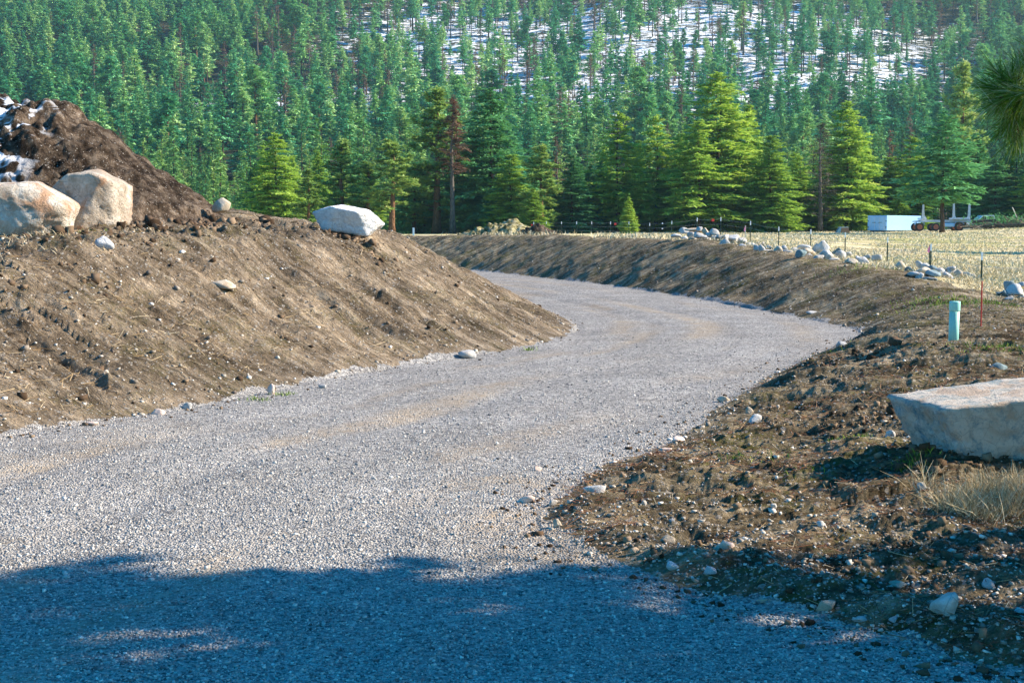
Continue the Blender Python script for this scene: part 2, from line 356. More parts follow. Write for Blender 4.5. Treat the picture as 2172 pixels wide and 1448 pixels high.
def dust(x, y, s, d):
    dd = d + .5 * fbm(s * .12, d * .1, 3)
    tr = sum(np.exp(-((dd - c) / w) ** 2) * a for c, w, a in ((1.35, .36, 1.1), (2.05, .28, .8), (3.35, .42, 1), (4.3, .26, .6), (5.6, .4, .6)))
    tr = tr * sstep(-.25, .35, fbm(s * .22 + 3, d * .9, 4)) * 1.3
    pt = sstep(.05, .5, fbm(x * .45 + 7, y * .45, 5, .6)) * sstep(24, 12, y) * sstep(2.5, .5, x)
    return np.clip(np.maximum(tr, pt) + .25 * fbm(x * 3, y * 3, 3), 0, 1) * np.clip(.75 + .9 * fbm(x * 2.3 + 9, y * 2.3, 5, .7), .15, 1)
def hill_z(X, Y):
    z = np.interp(Y, [200, 250, 320, 400, 500, 600, 700, 800, 950, 1150, 1500, 2200, 3000], [.0, .8, 4, 12, 27, 49, 76, 108, 160, 235, 370, 620, 850])
    a = sstep(240, 600, Y)
    z = z + a * (14 * fbm(X / 260 + 3, Y / 260, 3) + 6 * fbm(X / 60, Y / 60 + 9, 3)) + (X * .012) * a
    return z
def terrain(X, Y, detail=True):
    xl = np.interp(Y, LD[:, 1], LD[:, 0]); xr = np.interp(Y, RD[:, 1], RD[:, 0])
    dl, sl_ = nearest(LD, LS, X, Y); dr, sr_ = nearest(RD, RS, X, Y)
    left = (X < xl) & (Y < 106); right = (X > xr) | (Y > 128) | ((X > xl) & (Y > 122)); road = ~left & ~right
    def face(t):
        t = np.clip(t, 0, 3); k = .12; a = t * 1.03; b = 1.0
        h = np.clip(.5 + .5 * (b - a) / k, 0, 1); return np.clip(b * (1 - h) + a * h - k * h * (1 - h), 0, 1)
    z = np.zeros(len(X))
    if left.any():
        x, y, d, s = X[left], Y[left], dl[left], sl_[left]
        d2 = d + .25 * fbm(s * .5, d * .5, 3)
        zz = np.clip(TL(x, y), .5, 4) * face(np.maximum(d2, 0) / WL(y))
        a = sstep(.1, 1.2, d)
        if detail:
            onf = 1 - .55 * sstep(4.5, 6.5, d)
            zz += a * ((.22 * fbm(s * 1.1, d * .16 + 4, 3, .5) + .15 * fbm(s * 3.4, d * .22 + 14, 3, .5)) * onf + .13 * fbm(x * 1.1, y * 1.1, 5, .6) + .08 * np.abs(fbm(x * 3, y * 3, 4, .6)))
            cl = sstep(.25, .75, fbm(x * .7 + 8, y * .7, 3)); zz += a * cl * .12 * np.abs(fbm(x * 3.1, y * 3.1, 4, .6))
            crest = np.exp(-((d - 5.6) / 1.3) ** 2); zz += crest * .22 * np.abs(fbm(x * 2.2, y * 2.2, 4, .6))
        z[left] = zz
    if right.any():
        x, y, d, s = X[right], Y[right], dr[right], sr_[right]
        d2 = d + .18 * fbm(s * .6, d * .6, 3)
        P = np.clip(TR(x, y), .1, 6); f = face(np.maximum(d2, 0) / WR(y))
        zz = P * f
        a = sstep(.05, .9, d)
        if detail:
            onf = 1 - .8 * sstep(4, 7, d)
            amp = np.interp(y, [8, 16, 26, 40], [.7, .8, .95, 1.0])
            zz += a * onf * amp * (.22 * fbm(s * .9, d * .13 + 9, 3, .5) + np.interp(y, [14, 26], [.05, .17]) * fbm(s * 2.6, d * .14 + 3, 3, .55) + .05 * fbm(x * 1.3, y * 1.3, 4, .6))
            zz += a * onf * np.interp(y, [20, 34], [1, .35]) * (.10 * np.abs(fbm(x * 3.6, y * 3.6, 5, .62)) + .09 * fbm(x * 2.0, y * 2.0 + 3, 3, .6) * (y < 30))
            zz += (1 - onf) * .05 * fbm(x * .6, y * .6, 4)
            # spoil line at the bottom of the near bank
            zz += .07 * np.exp(-((d - .45) / .22) ** 2) * (y < 13) * (1 + fbm(s * 1.5, d * 2))
        z[right] = zz
    if road.any():
        x, y = X[road], Y[road]; dd = np.minimum(dl[road], dr[road])
        zz = .05 * sstep(0, 3, dd)
        if detail:
            D = dl[road]
            zz += .018 * fbm(x * 1.2, y * 1.2, 3) - .03 * np.exp(-((D - 1.9) / .35) ** 2) - .03 * np.exp(-((D - 3.7) / .35) ** 2) + .02 * fbm(sl_[road] * .15, D * 2.2, 3)
        z[road] = zz
    b = sstep(205, 245, Y); z = z * (1 - b) + hill_z(X, Y) * b
    return z, (left, right, road), dl, dr, sl_, sr_
def gz(x, y):
    return float(terrain(np.array([float(x)]), np.array([float(y)]))[0][0])

# one grid for the ground, fine in front of the camera and coarser away
def spaced(a, b, n): return np.linspace(a, b, n, endpoint=False)
U = np.concatenate([spaced(-1.6, -.7, 24), spaced(-.7, -.40, 60), spaced(-.40, .40, 840), spaced(.40, .7, 60), np.linspace(.7, 1.6, 24)])
Yr = np.concatenate([spaced(3, 6.6, 14), np.exp(spaced(math.log(6.6), math.log(14), 240)), np.exp(spaced(math.log(14), math.log(50), 520)), np.exp(spaced(math.log(50), math.log(130), 220)), np.exp(np.linspace(math.log(130), math.log(262), 50))])
nU, nY = len(U), len(Yr)
GX = (U[None, :] * Yr[:, None]).ravel(); GY = np.repeat(Yr, nU)
GZ, (mL, mR, mRoad), gdl, gdr, gsl, gsr = terrain(GX, GY)
GV = np.stack([GX, GY, GZ], 1)
idx = np.arange(nU * nY).reshape(nY, nU)
Q = np.stack([idx[:-1, :-1], idx[:-1, 1:], idx[1:, 1:], idx[1:, :-1]], -1).reshape(-1, 4)
def fm(mask, th=2): return mask[Q].sum(1) >= th
code = np.where(mRoad, 0, np.where(mL, 1, 2))
fe = .30 * fbm(GX * 1.6, GY * 1.6, 5, .65)
qroad = ((mRoad | ((np.minimum(gdl, gdr) < .12 + fe)))[Q].sum(1) >= 3) & (GY[Q[:, 0]] < 126)
meadow_v = mR & ((gdr + .9 * fbm(GX * .8, GY * .8, 4) > np.interp(GY, [8, 30, 40, 60, 100], [60, 60, 4.6, 6.2, 8])) & (GY > 26) | (GY > 135)) 
meadow_v |= (mL & (gdl > 14) & (GY > 55)) | (GY > 200)
qmead = fm(meadow_v, 3) & ~qroad; qleft = fm(mL, 3) & ~qroad & ~qmead; qright = ~qroad & ~qleft & ~qmead
def sub(name, sel, mat, s, d, w3=None):
    f = Q[sel]; u, inv = np.unique(f, return_inverse=True); w3 = np.zeros(len(s)) if w3 is None else w3
    me = mesh_np(name, GV[u], inv.reshape(-1, 4), mat, True, uv=np.stack([s[u], d[u], w3[u]], 1))
    return tag(obj(name, me), kind='structure')
sub('road', qroad, M_ROAD, gsl, gdl, dust(GX, GY, gsl, gdl)); sub('left_earth_bank', qleft, M_LEFT, gsl, gdl)
sub('right_earth_bank', qright, M_RIGHT, gsr, gdr); sub('meadow_ground', qmead, M_MEADOW, gsr, gdr)
# wide base ground under it all, to the foot of the hill
gm = mesh_np('ground', [(-900, -300, -.5), (900, -300, -.5), (900, 280, -.5), (-900, 280, -.5)], [[0, 1, 2, 3]], M_GROUND); tag(obj('ground', gm), kind='structure')
hu = np.linspace(-1.3, 1.3, 200); hy = np.concatenate([spaced(255, 1000, 170), np.linspace(1000, 1300, 30)])
HX = (hu[None] * hy[:, None]).ravel(); HY = np.repeat(hy, 200); HZ = hill_z(HX, HY)
hi = np.arange(len(HX)).reshape(-1, 200); HQ = np.stack([hi[:-1, :-1], hi[:-1, 1:], hi[1:, 1:], hi[1:, :-1]], -1).reshape(-1, 4)
hpx, hpy = to_px(np.stack([HX, HY, HZ], 1))
def snow_f(px, py):
    a = np.exp(-((px - 1480) / 520) ** 2 - ((py - 140) / 140) ** 2) * 1.25
    b = np.exp(-((px - 800) / 420) ** 2 - ((py - 225) / 45) ** 2) * 1.05
    c = np.exp(-((px - 1000) / 330) ** 2 - ((py - 90) / 110) ** 2) * .85
    return np.clip(np.maximum(np.maximum(a, b), c) + .12 + .26 * sstep(330, 230, py), 0, 1)
me = mesh_np('hillside', np.stack([HX, HY, HZ - .02], 1), HQ, M_HILL, True)
a = me.attributes.new('snow', 'FLOAT', 'POINT'); a.data.foreach_set('value', snow_f(hpx, hpy).astype(np.float32))
tag(obj('hillside', me), kind='structure')
# ------------------------------------------------------------------ trees
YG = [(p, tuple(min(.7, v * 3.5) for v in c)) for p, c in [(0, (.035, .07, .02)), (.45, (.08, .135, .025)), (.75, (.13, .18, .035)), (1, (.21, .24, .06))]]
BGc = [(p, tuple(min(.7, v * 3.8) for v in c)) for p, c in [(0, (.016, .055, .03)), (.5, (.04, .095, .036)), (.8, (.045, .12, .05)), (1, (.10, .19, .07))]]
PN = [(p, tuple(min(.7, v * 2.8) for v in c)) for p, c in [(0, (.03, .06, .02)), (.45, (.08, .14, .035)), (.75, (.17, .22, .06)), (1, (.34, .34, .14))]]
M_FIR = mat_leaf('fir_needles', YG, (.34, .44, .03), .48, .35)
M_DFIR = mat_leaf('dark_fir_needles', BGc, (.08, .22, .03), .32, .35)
M_PINE = mat_leaf('pine_needles', PN, (.26, .28, .05), .35, .3)
M_HILLT = mat_leaf('hill_conifer_needles', [(0, (.015, .14, .10)), (.35, (.09, .36, .17)), (.65, (.30, .54, .20)), (1, (.62, .74, .32))], (.20, .36, .08), .12, .62)
M_LOWT = mat_leaf('young_conifer_needles', [(0, (.03, .12, .07)), (.35, (.09, .25, .09)), (.65, (.23, .39, .11)), (1, (.46, .54, .20))], (.26, .42, .04), .15, .6)
M_DEAD = mat_leaf('dead_twigs', [(0, (.07, .04, .03)), (.5, (.16, .09, .06)), (1, (.30, .19, .13))], (.25, .12, .06), .2, .3)
M_GREYT = mat_leaf('bare_twigs', [(0, (.05, .045, .035)), (.5, (.13, .11, .08)), (1, (.24, .20, .15))], (.12, .1, .06), .15, .3)
M_BARK = mat_bark('conifer_bark', (.035, .022, .015), (.11, .075, .05)); M_PBARK = mat_bark('pine_bark', (.06, .03, .015), (.24, .13, .07))
M_GBARK = mat_bark('grey_bark', (.05, .045, .04), (.2, .17, .14))

def kites(c, a, b):
    """one kite-shaped leaf spray per row: centre, half length vector, half width vector"""
    V = np.stack([c - a, c + b * 1.0 - a * .1, c + a, c - b * 1.0 - a * .1], 1).reshape(-1, 3)
    return V, np.arange(len(c) * 4).reshape(-1, 4)
def unit(v): return v / (np.linalg.norm(v, axis=-1, keepdims=True) + 1e-9)
def sprays(g, c, d, size, droop=.25, wid=.34, jit=.45):
    n = len(c); d = unit(d + g.normal(0, jit, (n, 3)) + np.array([0, 0, -droop]))
    side = unit(np.cross(d, unit(g.normal(0, .55, (n, 3)) + np.array([0, 0, 1.0]))))
    s = (size * g.uniform(.65, 1.35, n))[:, None]
    return kites(c, d * s * .5, side * s * wid * .5)
def trunk_mesh(name, H, r, g, mat, n=7, lean=0.0, limbs=()):
    mb = MB(); k = 8; off = np.cumsum(g.normal(0, .018 * H / k, (k + 1, 2)), axis=0)
    pts = [(off[i, 0] + lean * H * (i / k) ** 2, off[i, 1], -.6 + (H + .4) * i / k) for i in range(k + 1)]
    mb.tube(pts, [r * (1 - .93 * (i / k)) * (1.35 if i == 0 else 1) for i in range(k + 1)], n)
    for p, q, rr in limbs: mb.tube([p, (np.array(p) + np.array(q)) / 2 + np.array([0, 0, .02 * H * g.uniform(-.5, 1)]), q], [rr, rr * .7, rr * .25], 4, False)
    me = bpy.data.meshes.new(name); me.from_pydata([tuple(v) for v in np.concatenate(mb.v)], [], mb.f); me.materials.append(mat)
    me.polygons.foreach_set('use_smooth', np.ones(len(me.polygons), dtype=bool)); return me
def fir(seed, H=20., Rm=3.0, base=.05, whorls=46, per=6, dens=1.0, leaf=.5, shape=.85, mat=None, bark=None, droop=.3, up=.2, irregular=.25):
    g = np.random.default_rng(seed); C = []; D = []; Sz = []; K = []; limbs = []
    sector = g.uniform(.72, 1.15, 9)
    for i in range(whorls):
        t = (i + g.uniform(0, .9)) / whorls; z = H * (base + (1 - base) * t ** .95)
        rr = Rm * (1 - t) ** shape * (1 if t > .12 else .6 + t * 3.3)
        for j in range(max(3, int(per * (.55 + .6 * (1 - t))))):
            az = g.uniform(0, 2 * PI); sec = sector[int(az / (2 * PI) * 9) % 9]
            L = max(.18, rr * sec * g.uniform(1 - irregular * 1.6, 1 + irregular)) + .12
            if g.random() < .06: continue
            z = H * (base + (1 - base) * min(1, max(0, t + g.normal(0, .028))) ** .95); el = up * (t - .35) * 2.2 + g.normal(0, .17)
            dv = np.array([math.cos(az) * math.cos(el), math.sin(az) * math.cos(el), math.sin(el)])
            n = max(3, int(dens * (3 + L / leaf * 4.2))); s = g.uniform(.18, 1, n) ** .8
            lat = g.normal(0, .17, n) * L * (1.1 - s * .6); pd = np.array([-math.sin(az), math.cos(az), 0])
            p = np.array([0, 0, z]) + dv * (s * L)[:, None] + pd * lat[:, None]
            p[:, 2] += -droop * .35 * L * s ** 2 + g.normal(0, .07, n) * leaf * 2 - abs(lat) * .25
            C.append(p); D.append(np.tile(dv, (n, 1)) + pd * np.sign(lat)[:, None] * .7); Sz.append(leaf * (1.15 - .35 * t) * np.ones(n))
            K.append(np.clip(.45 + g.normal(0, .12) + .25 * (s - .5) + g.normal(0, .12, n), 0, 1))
            if j < 3 and L > 1: limbs.append(((0, 0, z), tuple(np.array([0, 0, z]) + dv * L * .75 + np.array([0, 0, -droop * .2 * L])), .02 + .012 * L))
    C = np.concatenate(C); D = np.concatenate(D); Sz = np.concatenate(Sz); K = np.concatenate(K)
    V, Fc = sprays(g, C, D, Sz, droop * .4, .26, .65)
    return mesh_np('crown', V, Fc, mat, face_attr=K), trunk_mesh('trunk', H * .97, H * .008 + .03, g, bark or M_BARK, limbs=limbs[::3])
def ponderosa(seed, H=18., Rm=3.0, base=.15, nb=70, leaf=.5, mat=None, bark=None, tuft=26, shape=.6, spread=.75):
    g = np.random.default_rng(seed); C = []; D = []; K = []; limbs = []
    for i in range(nb):
        t = (i + g.uniform(0, 1)) / nb; z = H * (base + (1 - base) * t); rr = Rm * max(.12, (1 - t) ** shape) * min(1, .5 + t * 3)
        az = g.uniform(0, 2 * PI); L = rr * g.uniform(.55, 1.12); el = .15 + .35 * t + g.normal(0, .15)
        dv = np.array([math.cos(az) * math.cos(el), math.sin(az) * math.cos(el), math.sin(el)])
        limbs.append(((0, 0, z), tuple(np.array([0, 0, z]) + dv * L), .03 + .012 * L))
        for m in range(max(2, int(3 + L * 1.6))):
            s = g.uniform(.4, 1.02); c = np.array([0, 0, z]) + dv * L * s + g.normal(0, .22, 3) * np.array([1, 1, .7]) * (.5 + L * .22)
            n = int(tuft * g.uniform(.7, 1.2)); q = unit(g.normal(0, 1, (n, 3)) + dv * .5 + np.array([0, 0, .35]))
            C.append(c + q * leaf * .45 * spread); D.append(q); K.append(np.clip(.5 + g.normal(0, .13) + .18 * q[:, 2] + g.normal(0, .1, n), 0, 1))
    C = np.concatenate(C); D = np.concatenate(D); K = np.concatenate(K)
    V, Fc = sprays(g, C, D, np.full(len(C), leaf), -.05, .26, .3)
    return mesh_np('crown', V, Fc, mat or M_PINE, face_attr=K), trunk_mesh('trunk', H * .97, H * .014 + .05, g, bark or M_PBARK, limbs=limbs)
def snag(seed, H=20., Rm=2.2, base=.2, nb=90, mat=None, tw=14, bark=None, wid=.06):
    g = np.random.default_rng(seed); C = []; D = []; K = []; limbs = []
    for i in range(nb):
        t = (i + g.uniform(0, 1)) / nb; z = H * (base + (1 - base) * t); L = Rm * (1 - t) ** .8 * g.uniform(.4, 1.15) + .2
        az = g.uniform(0, 2 * PI); el = g.normal(.1, .25); dv = np.array([math.cos(az) * math.cos(el), math.sin(az) * math.cos(el), math.sin(el)])
        limbs.append(((0, 0, z), tuple(np.array([0, 0, z]) + dv * L), .035))
        s = g.uniform(.3, 1.05, tw); C.append(np.array([0, 0, z]) + dv * (L * s)[:, None] + g.normal(0, .12, (tw, 3))); D.append(np.tile(dv, (tw, 1)) + g.normal(0, .5, (tw, 3))); K.append(g.uniform(0, 1, tw))
    C = np.concatenate(C); D = np.concatenate(D); K = np.concatenate(K); V, Fc = sprays(g, C, D, np.full(len(C), .9), .1, wid * 2, .4)
    return mesh_np('crown', V, Fc, mat or M_DEAD, face_attr=K), trunk_mesh('trunk', H, H * .011 + .05, g, bark or M_GBARK, limbs=limbs)

PROTO = {
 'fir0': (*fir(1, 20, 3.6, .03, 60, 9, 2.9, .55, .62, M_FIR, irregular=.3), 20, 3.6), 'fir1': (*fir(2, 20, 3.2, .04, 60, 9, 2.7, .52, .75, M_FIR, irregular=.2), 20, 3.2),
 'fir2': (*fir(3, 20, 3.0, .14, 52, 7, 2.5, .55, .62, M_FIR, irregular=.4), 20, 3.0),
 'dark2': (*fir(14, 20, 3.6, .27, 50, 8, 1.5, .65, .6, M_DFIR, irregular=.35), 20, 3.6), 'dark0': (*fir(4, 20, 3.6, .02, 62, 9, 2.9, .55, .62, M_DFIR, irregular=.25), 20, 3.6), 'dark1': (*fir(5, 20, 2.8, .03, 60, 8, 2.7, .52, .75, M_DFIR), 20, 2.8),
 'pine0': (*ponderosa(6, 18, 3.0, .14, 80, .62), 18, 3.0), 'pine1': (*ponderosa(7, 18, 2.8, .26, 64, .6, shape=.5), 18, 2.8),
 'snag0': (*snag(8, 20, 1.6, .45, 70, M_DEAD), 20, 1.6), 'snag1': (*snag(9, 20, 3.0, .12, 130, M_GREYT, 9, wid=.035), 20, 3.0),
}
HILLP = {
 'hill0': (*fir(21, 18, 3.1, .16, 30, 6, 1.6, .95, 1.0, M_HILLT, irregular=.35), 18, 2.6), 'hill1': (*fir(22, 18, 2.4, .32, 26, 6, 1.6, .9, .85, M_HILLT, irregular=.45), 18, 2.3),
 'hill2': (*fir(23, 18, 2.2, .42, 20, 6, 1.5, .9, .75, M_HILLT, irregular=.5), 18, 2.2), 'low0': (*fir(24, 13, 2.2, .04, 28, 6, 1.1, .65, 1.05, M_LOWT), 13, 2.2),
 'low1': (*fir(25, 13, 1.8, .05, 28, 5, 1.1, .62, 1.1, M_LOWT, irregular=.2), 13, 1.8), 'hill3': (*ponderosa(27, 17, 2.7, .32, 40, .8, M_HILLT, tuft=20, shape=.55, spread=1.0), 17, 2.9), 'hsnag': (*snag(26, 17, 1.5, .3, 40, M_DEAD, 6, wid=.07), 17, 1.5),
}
def tree(name, proto, x, y, h, rad, label, group=None, rz=None, z=None):
    cm, tm, H, Rm = proto; t = thing(name, label, 'tree', (x, y, gz(x, y) if z is None else z), random.uniform(0, 6.28) if rz is None else rz, group)
    t.scale = (rad / Rm, rad / Rm, h / H)
    obj('crown', cm, t); obj('trunk', tm, t); return t
random.seed(11)
LOOK = {'dark2': 'dark green fir with a bare lower trunk', 'fir0': 'broad yellow-green fir', 'fir1': 'slim yellow-green fir', 'fir2': 'ragged yellow-green fir', 'dark0': 'broad dark green fir', 'dark1': 'slim dark green fir',
        'pine0': 'open tufted pine', 'pine1': 'tufted pine with a bare lower trunk', 'snag0': 'dead reddish conifer', 'snag1': 'bare grey leafless conifer'}
# x px, top y px, distance, kind, half width px, what sets it apart
FRONT = [
 (590, 285, 190, 'fir0', 50, 'standing alone-looking left of the small pines, behind the left bank'), (655, 362, 178, 'pine0', 30, 'short, directly left of the white boulder on the bank'),
 (728, 300, 205, 'pine0', 44, 'rising right above the white boulder on the bank'), (780, 345, 200, 'pine1', 34, 'short, between the two pines behind the white boulder'),
 (832, 300, 192, 'pine1', 46, 'just right of the white boulder'), (925, 195, 205, 'pine0', 62, 'tall, left of the dead red tree'),
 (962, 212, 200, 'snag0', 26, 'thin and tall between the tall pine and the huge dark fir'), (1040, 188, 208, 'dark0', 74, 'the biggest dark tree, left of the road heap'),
 (1145, 312, 196, 'pine0', 44, 'right of the huge dark fir'), (1212, 328, 200, 'dark1', 36, 'narrow, in the dark gap of the tree row'), (1250, 350, 206, 'dark1', 30, 'short and narrow, right of a taller dark one'),
 (1312, 238, 204, 'fir2', 50, 'with a visible dark trunk above the first fence posts'), (1333, 418, 168, 'fir1', 18, 'the small sapling in front of the tree row'),
 (1388, 245, 212, 'fir2', 46, 'left of the great fir'), (1440, 285, 214, 'fir1', 44, 'in the left shadow of the great fir'), (1515, 158, 206, 'fir0', 88, 'the tallest of the tree row, behind the rock pile'),
 (1480, 255, 196, 'fir2', 58, 'in front of the tallest fir'), (1585, 225, 210, 'fir1', 50, 'right shoulder of the tallest fir'), (1632, 290, 198, 'fir0', 52, 'right edge of the great fir clump'),
 (1690, 330, 214, 'fir2', 34, 'low, in the gap left of the bare grey tree'), (1738, 262, 200, 'snag1', 40, 'the only leafless grey tree of the row'),
 (1790, 218, 206, 'fir0', 58, 'right of the bare grey tree'), (1835, 318, 212, 'fir1', 42, 'short, above the pale truck trailer'), (1765, 330, 216, 'fir2', 40, 'behind the bare grey tree'),
 (1880, 335, 214, 'fir0', 44, 'short, left of the tree in front of the log trailer'), (1930, 290, 212, 'fir2', 44, 'behind the left side of the tree by the log trailer'),
 (1995, 238, 176, 'dark2', 62, 'in front of the log trailer'), (2062, 285, 214, 'dark1', 54, 'behind the pale parked car'),
 (2105, 335, 205, 'dark0', 44, 'above the brush pile'), (2150, 300, 208, 'dark0', 56, 'at the right edge above the brush pile'), (2030, 140, 260, 'pine0', 46, 'tall with a pale forked limb, left of the near pine branch'),
 (2215, 330, 200, 'fir0', 60, 'just beyond the brush pile'), (1130, 400, 186, 'fir1', 26, 'low, by the grassy heap'), (1085, 330, 200, 'fir0', 46, 'leaning on the right flank of the huge dark fir'),
 (1665, 400, 208, 'dark1', 30, 'low and dark, right of the great fir clump'), (880, 360, 210, 'pine0', 34, 'low, between the rusty-topped pine and the tall pine'), (1180, 395, 205, 'dark0', 30, 'low, left of the dark gap'),
 (1280, 330, 215, 'dark0', 34, 'behind the fir with the visible trunk'), (1350, 300, 216, 'fir1', 34, 'between two ragged firs'), (1905, 400, 205, 'fir1', 24, 'low, left of the log trailer'), (1715, 390, 216, 'dark1', 30, 'low, beside the bare grey tree'),
 (540, 350, 215, 'dark1', 32, 'left of the first broad fir'), (690, 400, 200, 'fir1', 26, 'low, left of the pine above the white boulder'),
]
for px, ty, Y, kind, hw, where in FRONT:
    x = (px - 1086) / F * Y; g0 = gz(x, Y); top = P3(px, ty, Y)[2]
    h = top - g0; t = tree('dead_tree' if 'snag' in kind else ('pine_tree' if 'pine' in kind else 'fir_tree'), PROTO[kind], x, Y, h, hw / F * Y * 1.6, (LOOK[kind] + ', ' + where), 'tree row at the foot of the hill', z=g0)
    
for x_, y_, h_, lb_ in ((55, 104, 17, 'tall fir on the meadow beyond the right picture edge, its shadow crossing the grass'), (62, 101, 15, 'second fir beyond the right edge of the meadow, behind the tall one')):
    tree('fir_tree', PROTO['dark0'], x_, y_, h_, 3.6, lb_)
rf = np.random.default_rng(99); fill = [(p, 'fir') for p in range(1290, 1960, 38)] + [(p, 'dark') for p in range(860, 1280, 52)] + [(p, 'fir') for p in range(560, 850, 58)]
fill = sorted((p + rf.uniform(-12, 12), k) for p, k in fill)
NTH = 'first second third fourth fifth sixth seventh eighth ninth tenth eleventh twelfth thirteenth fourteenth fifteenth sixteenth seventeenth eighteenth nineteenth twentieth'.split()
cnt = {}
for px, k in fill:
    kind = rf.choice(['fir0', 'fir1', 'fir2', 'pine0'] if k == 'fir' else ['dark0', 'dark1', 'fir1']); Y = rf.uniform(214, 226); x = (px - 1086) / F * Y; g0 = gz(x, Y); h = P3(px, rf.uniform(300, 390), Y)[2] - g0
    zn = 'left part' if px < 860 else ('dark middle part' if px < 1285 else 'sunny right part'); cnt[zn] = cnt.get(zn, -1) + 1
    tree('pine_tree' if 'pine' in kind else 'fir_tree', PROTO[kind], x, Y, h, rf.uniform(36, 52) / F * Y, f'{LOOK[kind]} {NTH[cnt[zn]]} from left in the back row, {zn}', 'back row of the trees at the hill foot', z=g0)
# hillside trees: jittered, denser where little snow shows
cand = []
g = np.random.default_rng(5)
y = 228.
while y < 1010:
    st = 7.3 if y < 430 else 7.3 + (y - 430) * .002
    xs = np.arange(-.46 * y, .46 * y, st); xs = xs + g.uniform(-.5, .5, len(xs)) * st
    ys = y + g.uniform(-.5, .5, len(xs)) * st; cand.append(np.stack([xs, ys], 1)); y += st
cand = np.concatenate(cand); cz = hill_z(cand[:, 0], cand[:, 1]); bz = sstep(205, 245, cand[:, 1])
cpx, cpy = to_px(np.stack([cand[:, 0], cand[:, 1], cz], 1))
sf = snow_f(cpx, cpy); keep = g.random(len(cand)) < np.clip(1.02 - .36 * sstep(.5, .95, sf), .64, 1) * np.where(cand[:, 1] < 430, .95, .9) * np.clip(.80 + 1.4 * fbm(cand[:, 0] / 28, cand[:, 1] / 50, 3), .30, 1)
keep &= ~((cand[:, 1] < 262) & (cpx > 1080) & (g.random(len(cand)) < .45))
cand, cz, cpx, cpy, sf = cand[keep], cz[keep], cpx[keep], cpy[keep], sf[keep]
print('hill trees', len(cand))
N = len(cand); r0 = g.random(N); low = cand[:, 1] < 400 + 30 * fbm(cand[:, 0] / 40, cand[:, 1] / 40, 2)
kinds = np.where(low, np.where(r0 < .55, 3, 4), np.where(r0 < .42, 0, np.where(r0 < .8, 1, 2)))
kinds = np.where((g.random(N) < .16) & ~low, 6, kinds); kinds = np.where((sf > .6) & (r0 < .5) & ~low, 2, kinds); kinds = np.where(g.random(N) < (.03 + .17 * (sf > .5)), 5, kinds)
hgt = np.where(low, np.clip(g.normal(13.5, 4, N), 5, 23), np.clip(g.normal(17.5, 4.5, N), 7, 29)) * np.where(g.random(N) < .12, .6, 1); wid = np.where(low, g.uniform(1.15, 1.6, N), g.uniform(1.45, 2.0, N) * (1 - .18 * sstep(.5, .95, sf)))
KN = ['hill0', 'hill1', 'hill2', 'low0', 'low1', 'hsnag', 'hill3']
KL = ['broad blue-green conifer', 'bare-footed blue-green conifer', 'thin high-crowned conifer', 'young bright green conifer', 'slim young bright green conifer', 'dead rusty brown conifer', 'round-crowned open pine']
# largest in the picture first; the tops must be in view
tx, tyy = to_px(np.stack([cand[:, 0], cand[:, 1], cz + hgt], 1))
vis = (tx > -30) & (tx < 2200) & (tyy < 505) & ~((tx < 480) & (tyy > 222 + np.maximum(0, tx - 180) * .62))
size = np.where(vis, hgt / cand[:, 1], 0); order = np.argsort(-size); NI = 256
seen = {}
for i in order[:NI]:
    k = int(kinds[i]); H, Rm = HILLP[KN[k]][2:]
    zone = 'left' if tx[i] < 724 else ('middle' if tx[i] < 1448 else 'right')
    band = 'behind the tree row at the hill foot'
    t = tree('dead_tree' if k == 5 else 'conifer', HILLP[KN[k]], cand[i, 0], cand[i, 1], hgt[i], Rm * wid[i] * hgt[i] / H, f'{KL[k]} in the {zone} third of the lower hillside forest', f'{KL[k]}s of the lower hillside, {zone}', rz=g.uniform(0, 6.28), z=cz[i] - .2)
    seen.setdefault(k, t)
for k in range(7):
    if k not in seen:
        i = [j for j in order if kinds[j] == k][0]; H, Rm = HILLP[KN[k]][2:]
        seen[k] = tree('dead_tree' if k == 5 else 'conifer', HILLP[KN[k]], cand[i, 0], cand[i, 1], hgt[i], Rm * wid[i] * hgt[i] / H, f'{KL[k]} higher up the hillside forest', rz=g.uniform(0, 6.28), z=cz[i] - .2)
rest = order[NI:]
pv = np.stack([cand[rest, 0], cand[rest, 1], cz[rest] - .2], 1)
fmn = bpy.data.meshes.new('far_forest'); fmn.vertices.add(len(rest)); fmn.vertices.foreach_set('co', pv.astype(np.float32).ravel())
Hs = np.array([HILLP[k][2] for k in KN])[kinds[rest]]
scl = np.stack([wid[rest] * hgt[rest] / Hs] * 2 + [hgt[rest] / Hs], 1)
for nm, ty_, dat in (('tscale', 'FLOAT_VECTOR', scl), ('trot', 'FLOAT_VECTOR', np.stack([np.zeros(len(rest)), np.zeros(len(rest)), g.uniform(0, 6.28, len(rest))], 1))):
    a = fmn.attributes.new(nm, ty_, 'POINT'); a.data.foreach_set('vector', dat.astype(np.float32).ravel())
a = fmn.attributes.new('tkind', 'INT', 'POINT'); a.data.foreach_set('value', kinds[rest].astype(np.int32))
ff = tag(obj('far_forest', fmn), 'dense conifer forest covering the snowy hillside up to the top of the picture', 'forest', kind='stuff')
ng = bpy.data.node_groups.new('forest', 'GeometryNodeTree'); ng.interface.new_socket('Geometry', in_out='INPUT', socket_type='NodeSocketGeometry'); ng.interface.new_socket('Geometry', in_out='OUTPUT', socket_type='NodeSocketGeometry')
gi = ng.nodes.new('NodeGroupInput'); go = ng.nodes.new('NodeGroupOutput'); jn = ng.nodes.new('GeometryNodeJoinGeometry')
def nattr(nm, ty_):
    n = ng.nodes.new('GeometryNodeInputNamedAttribute'); n.data_type = ty_; n.inputs[0].default_value = nm; return n.outputs[0]
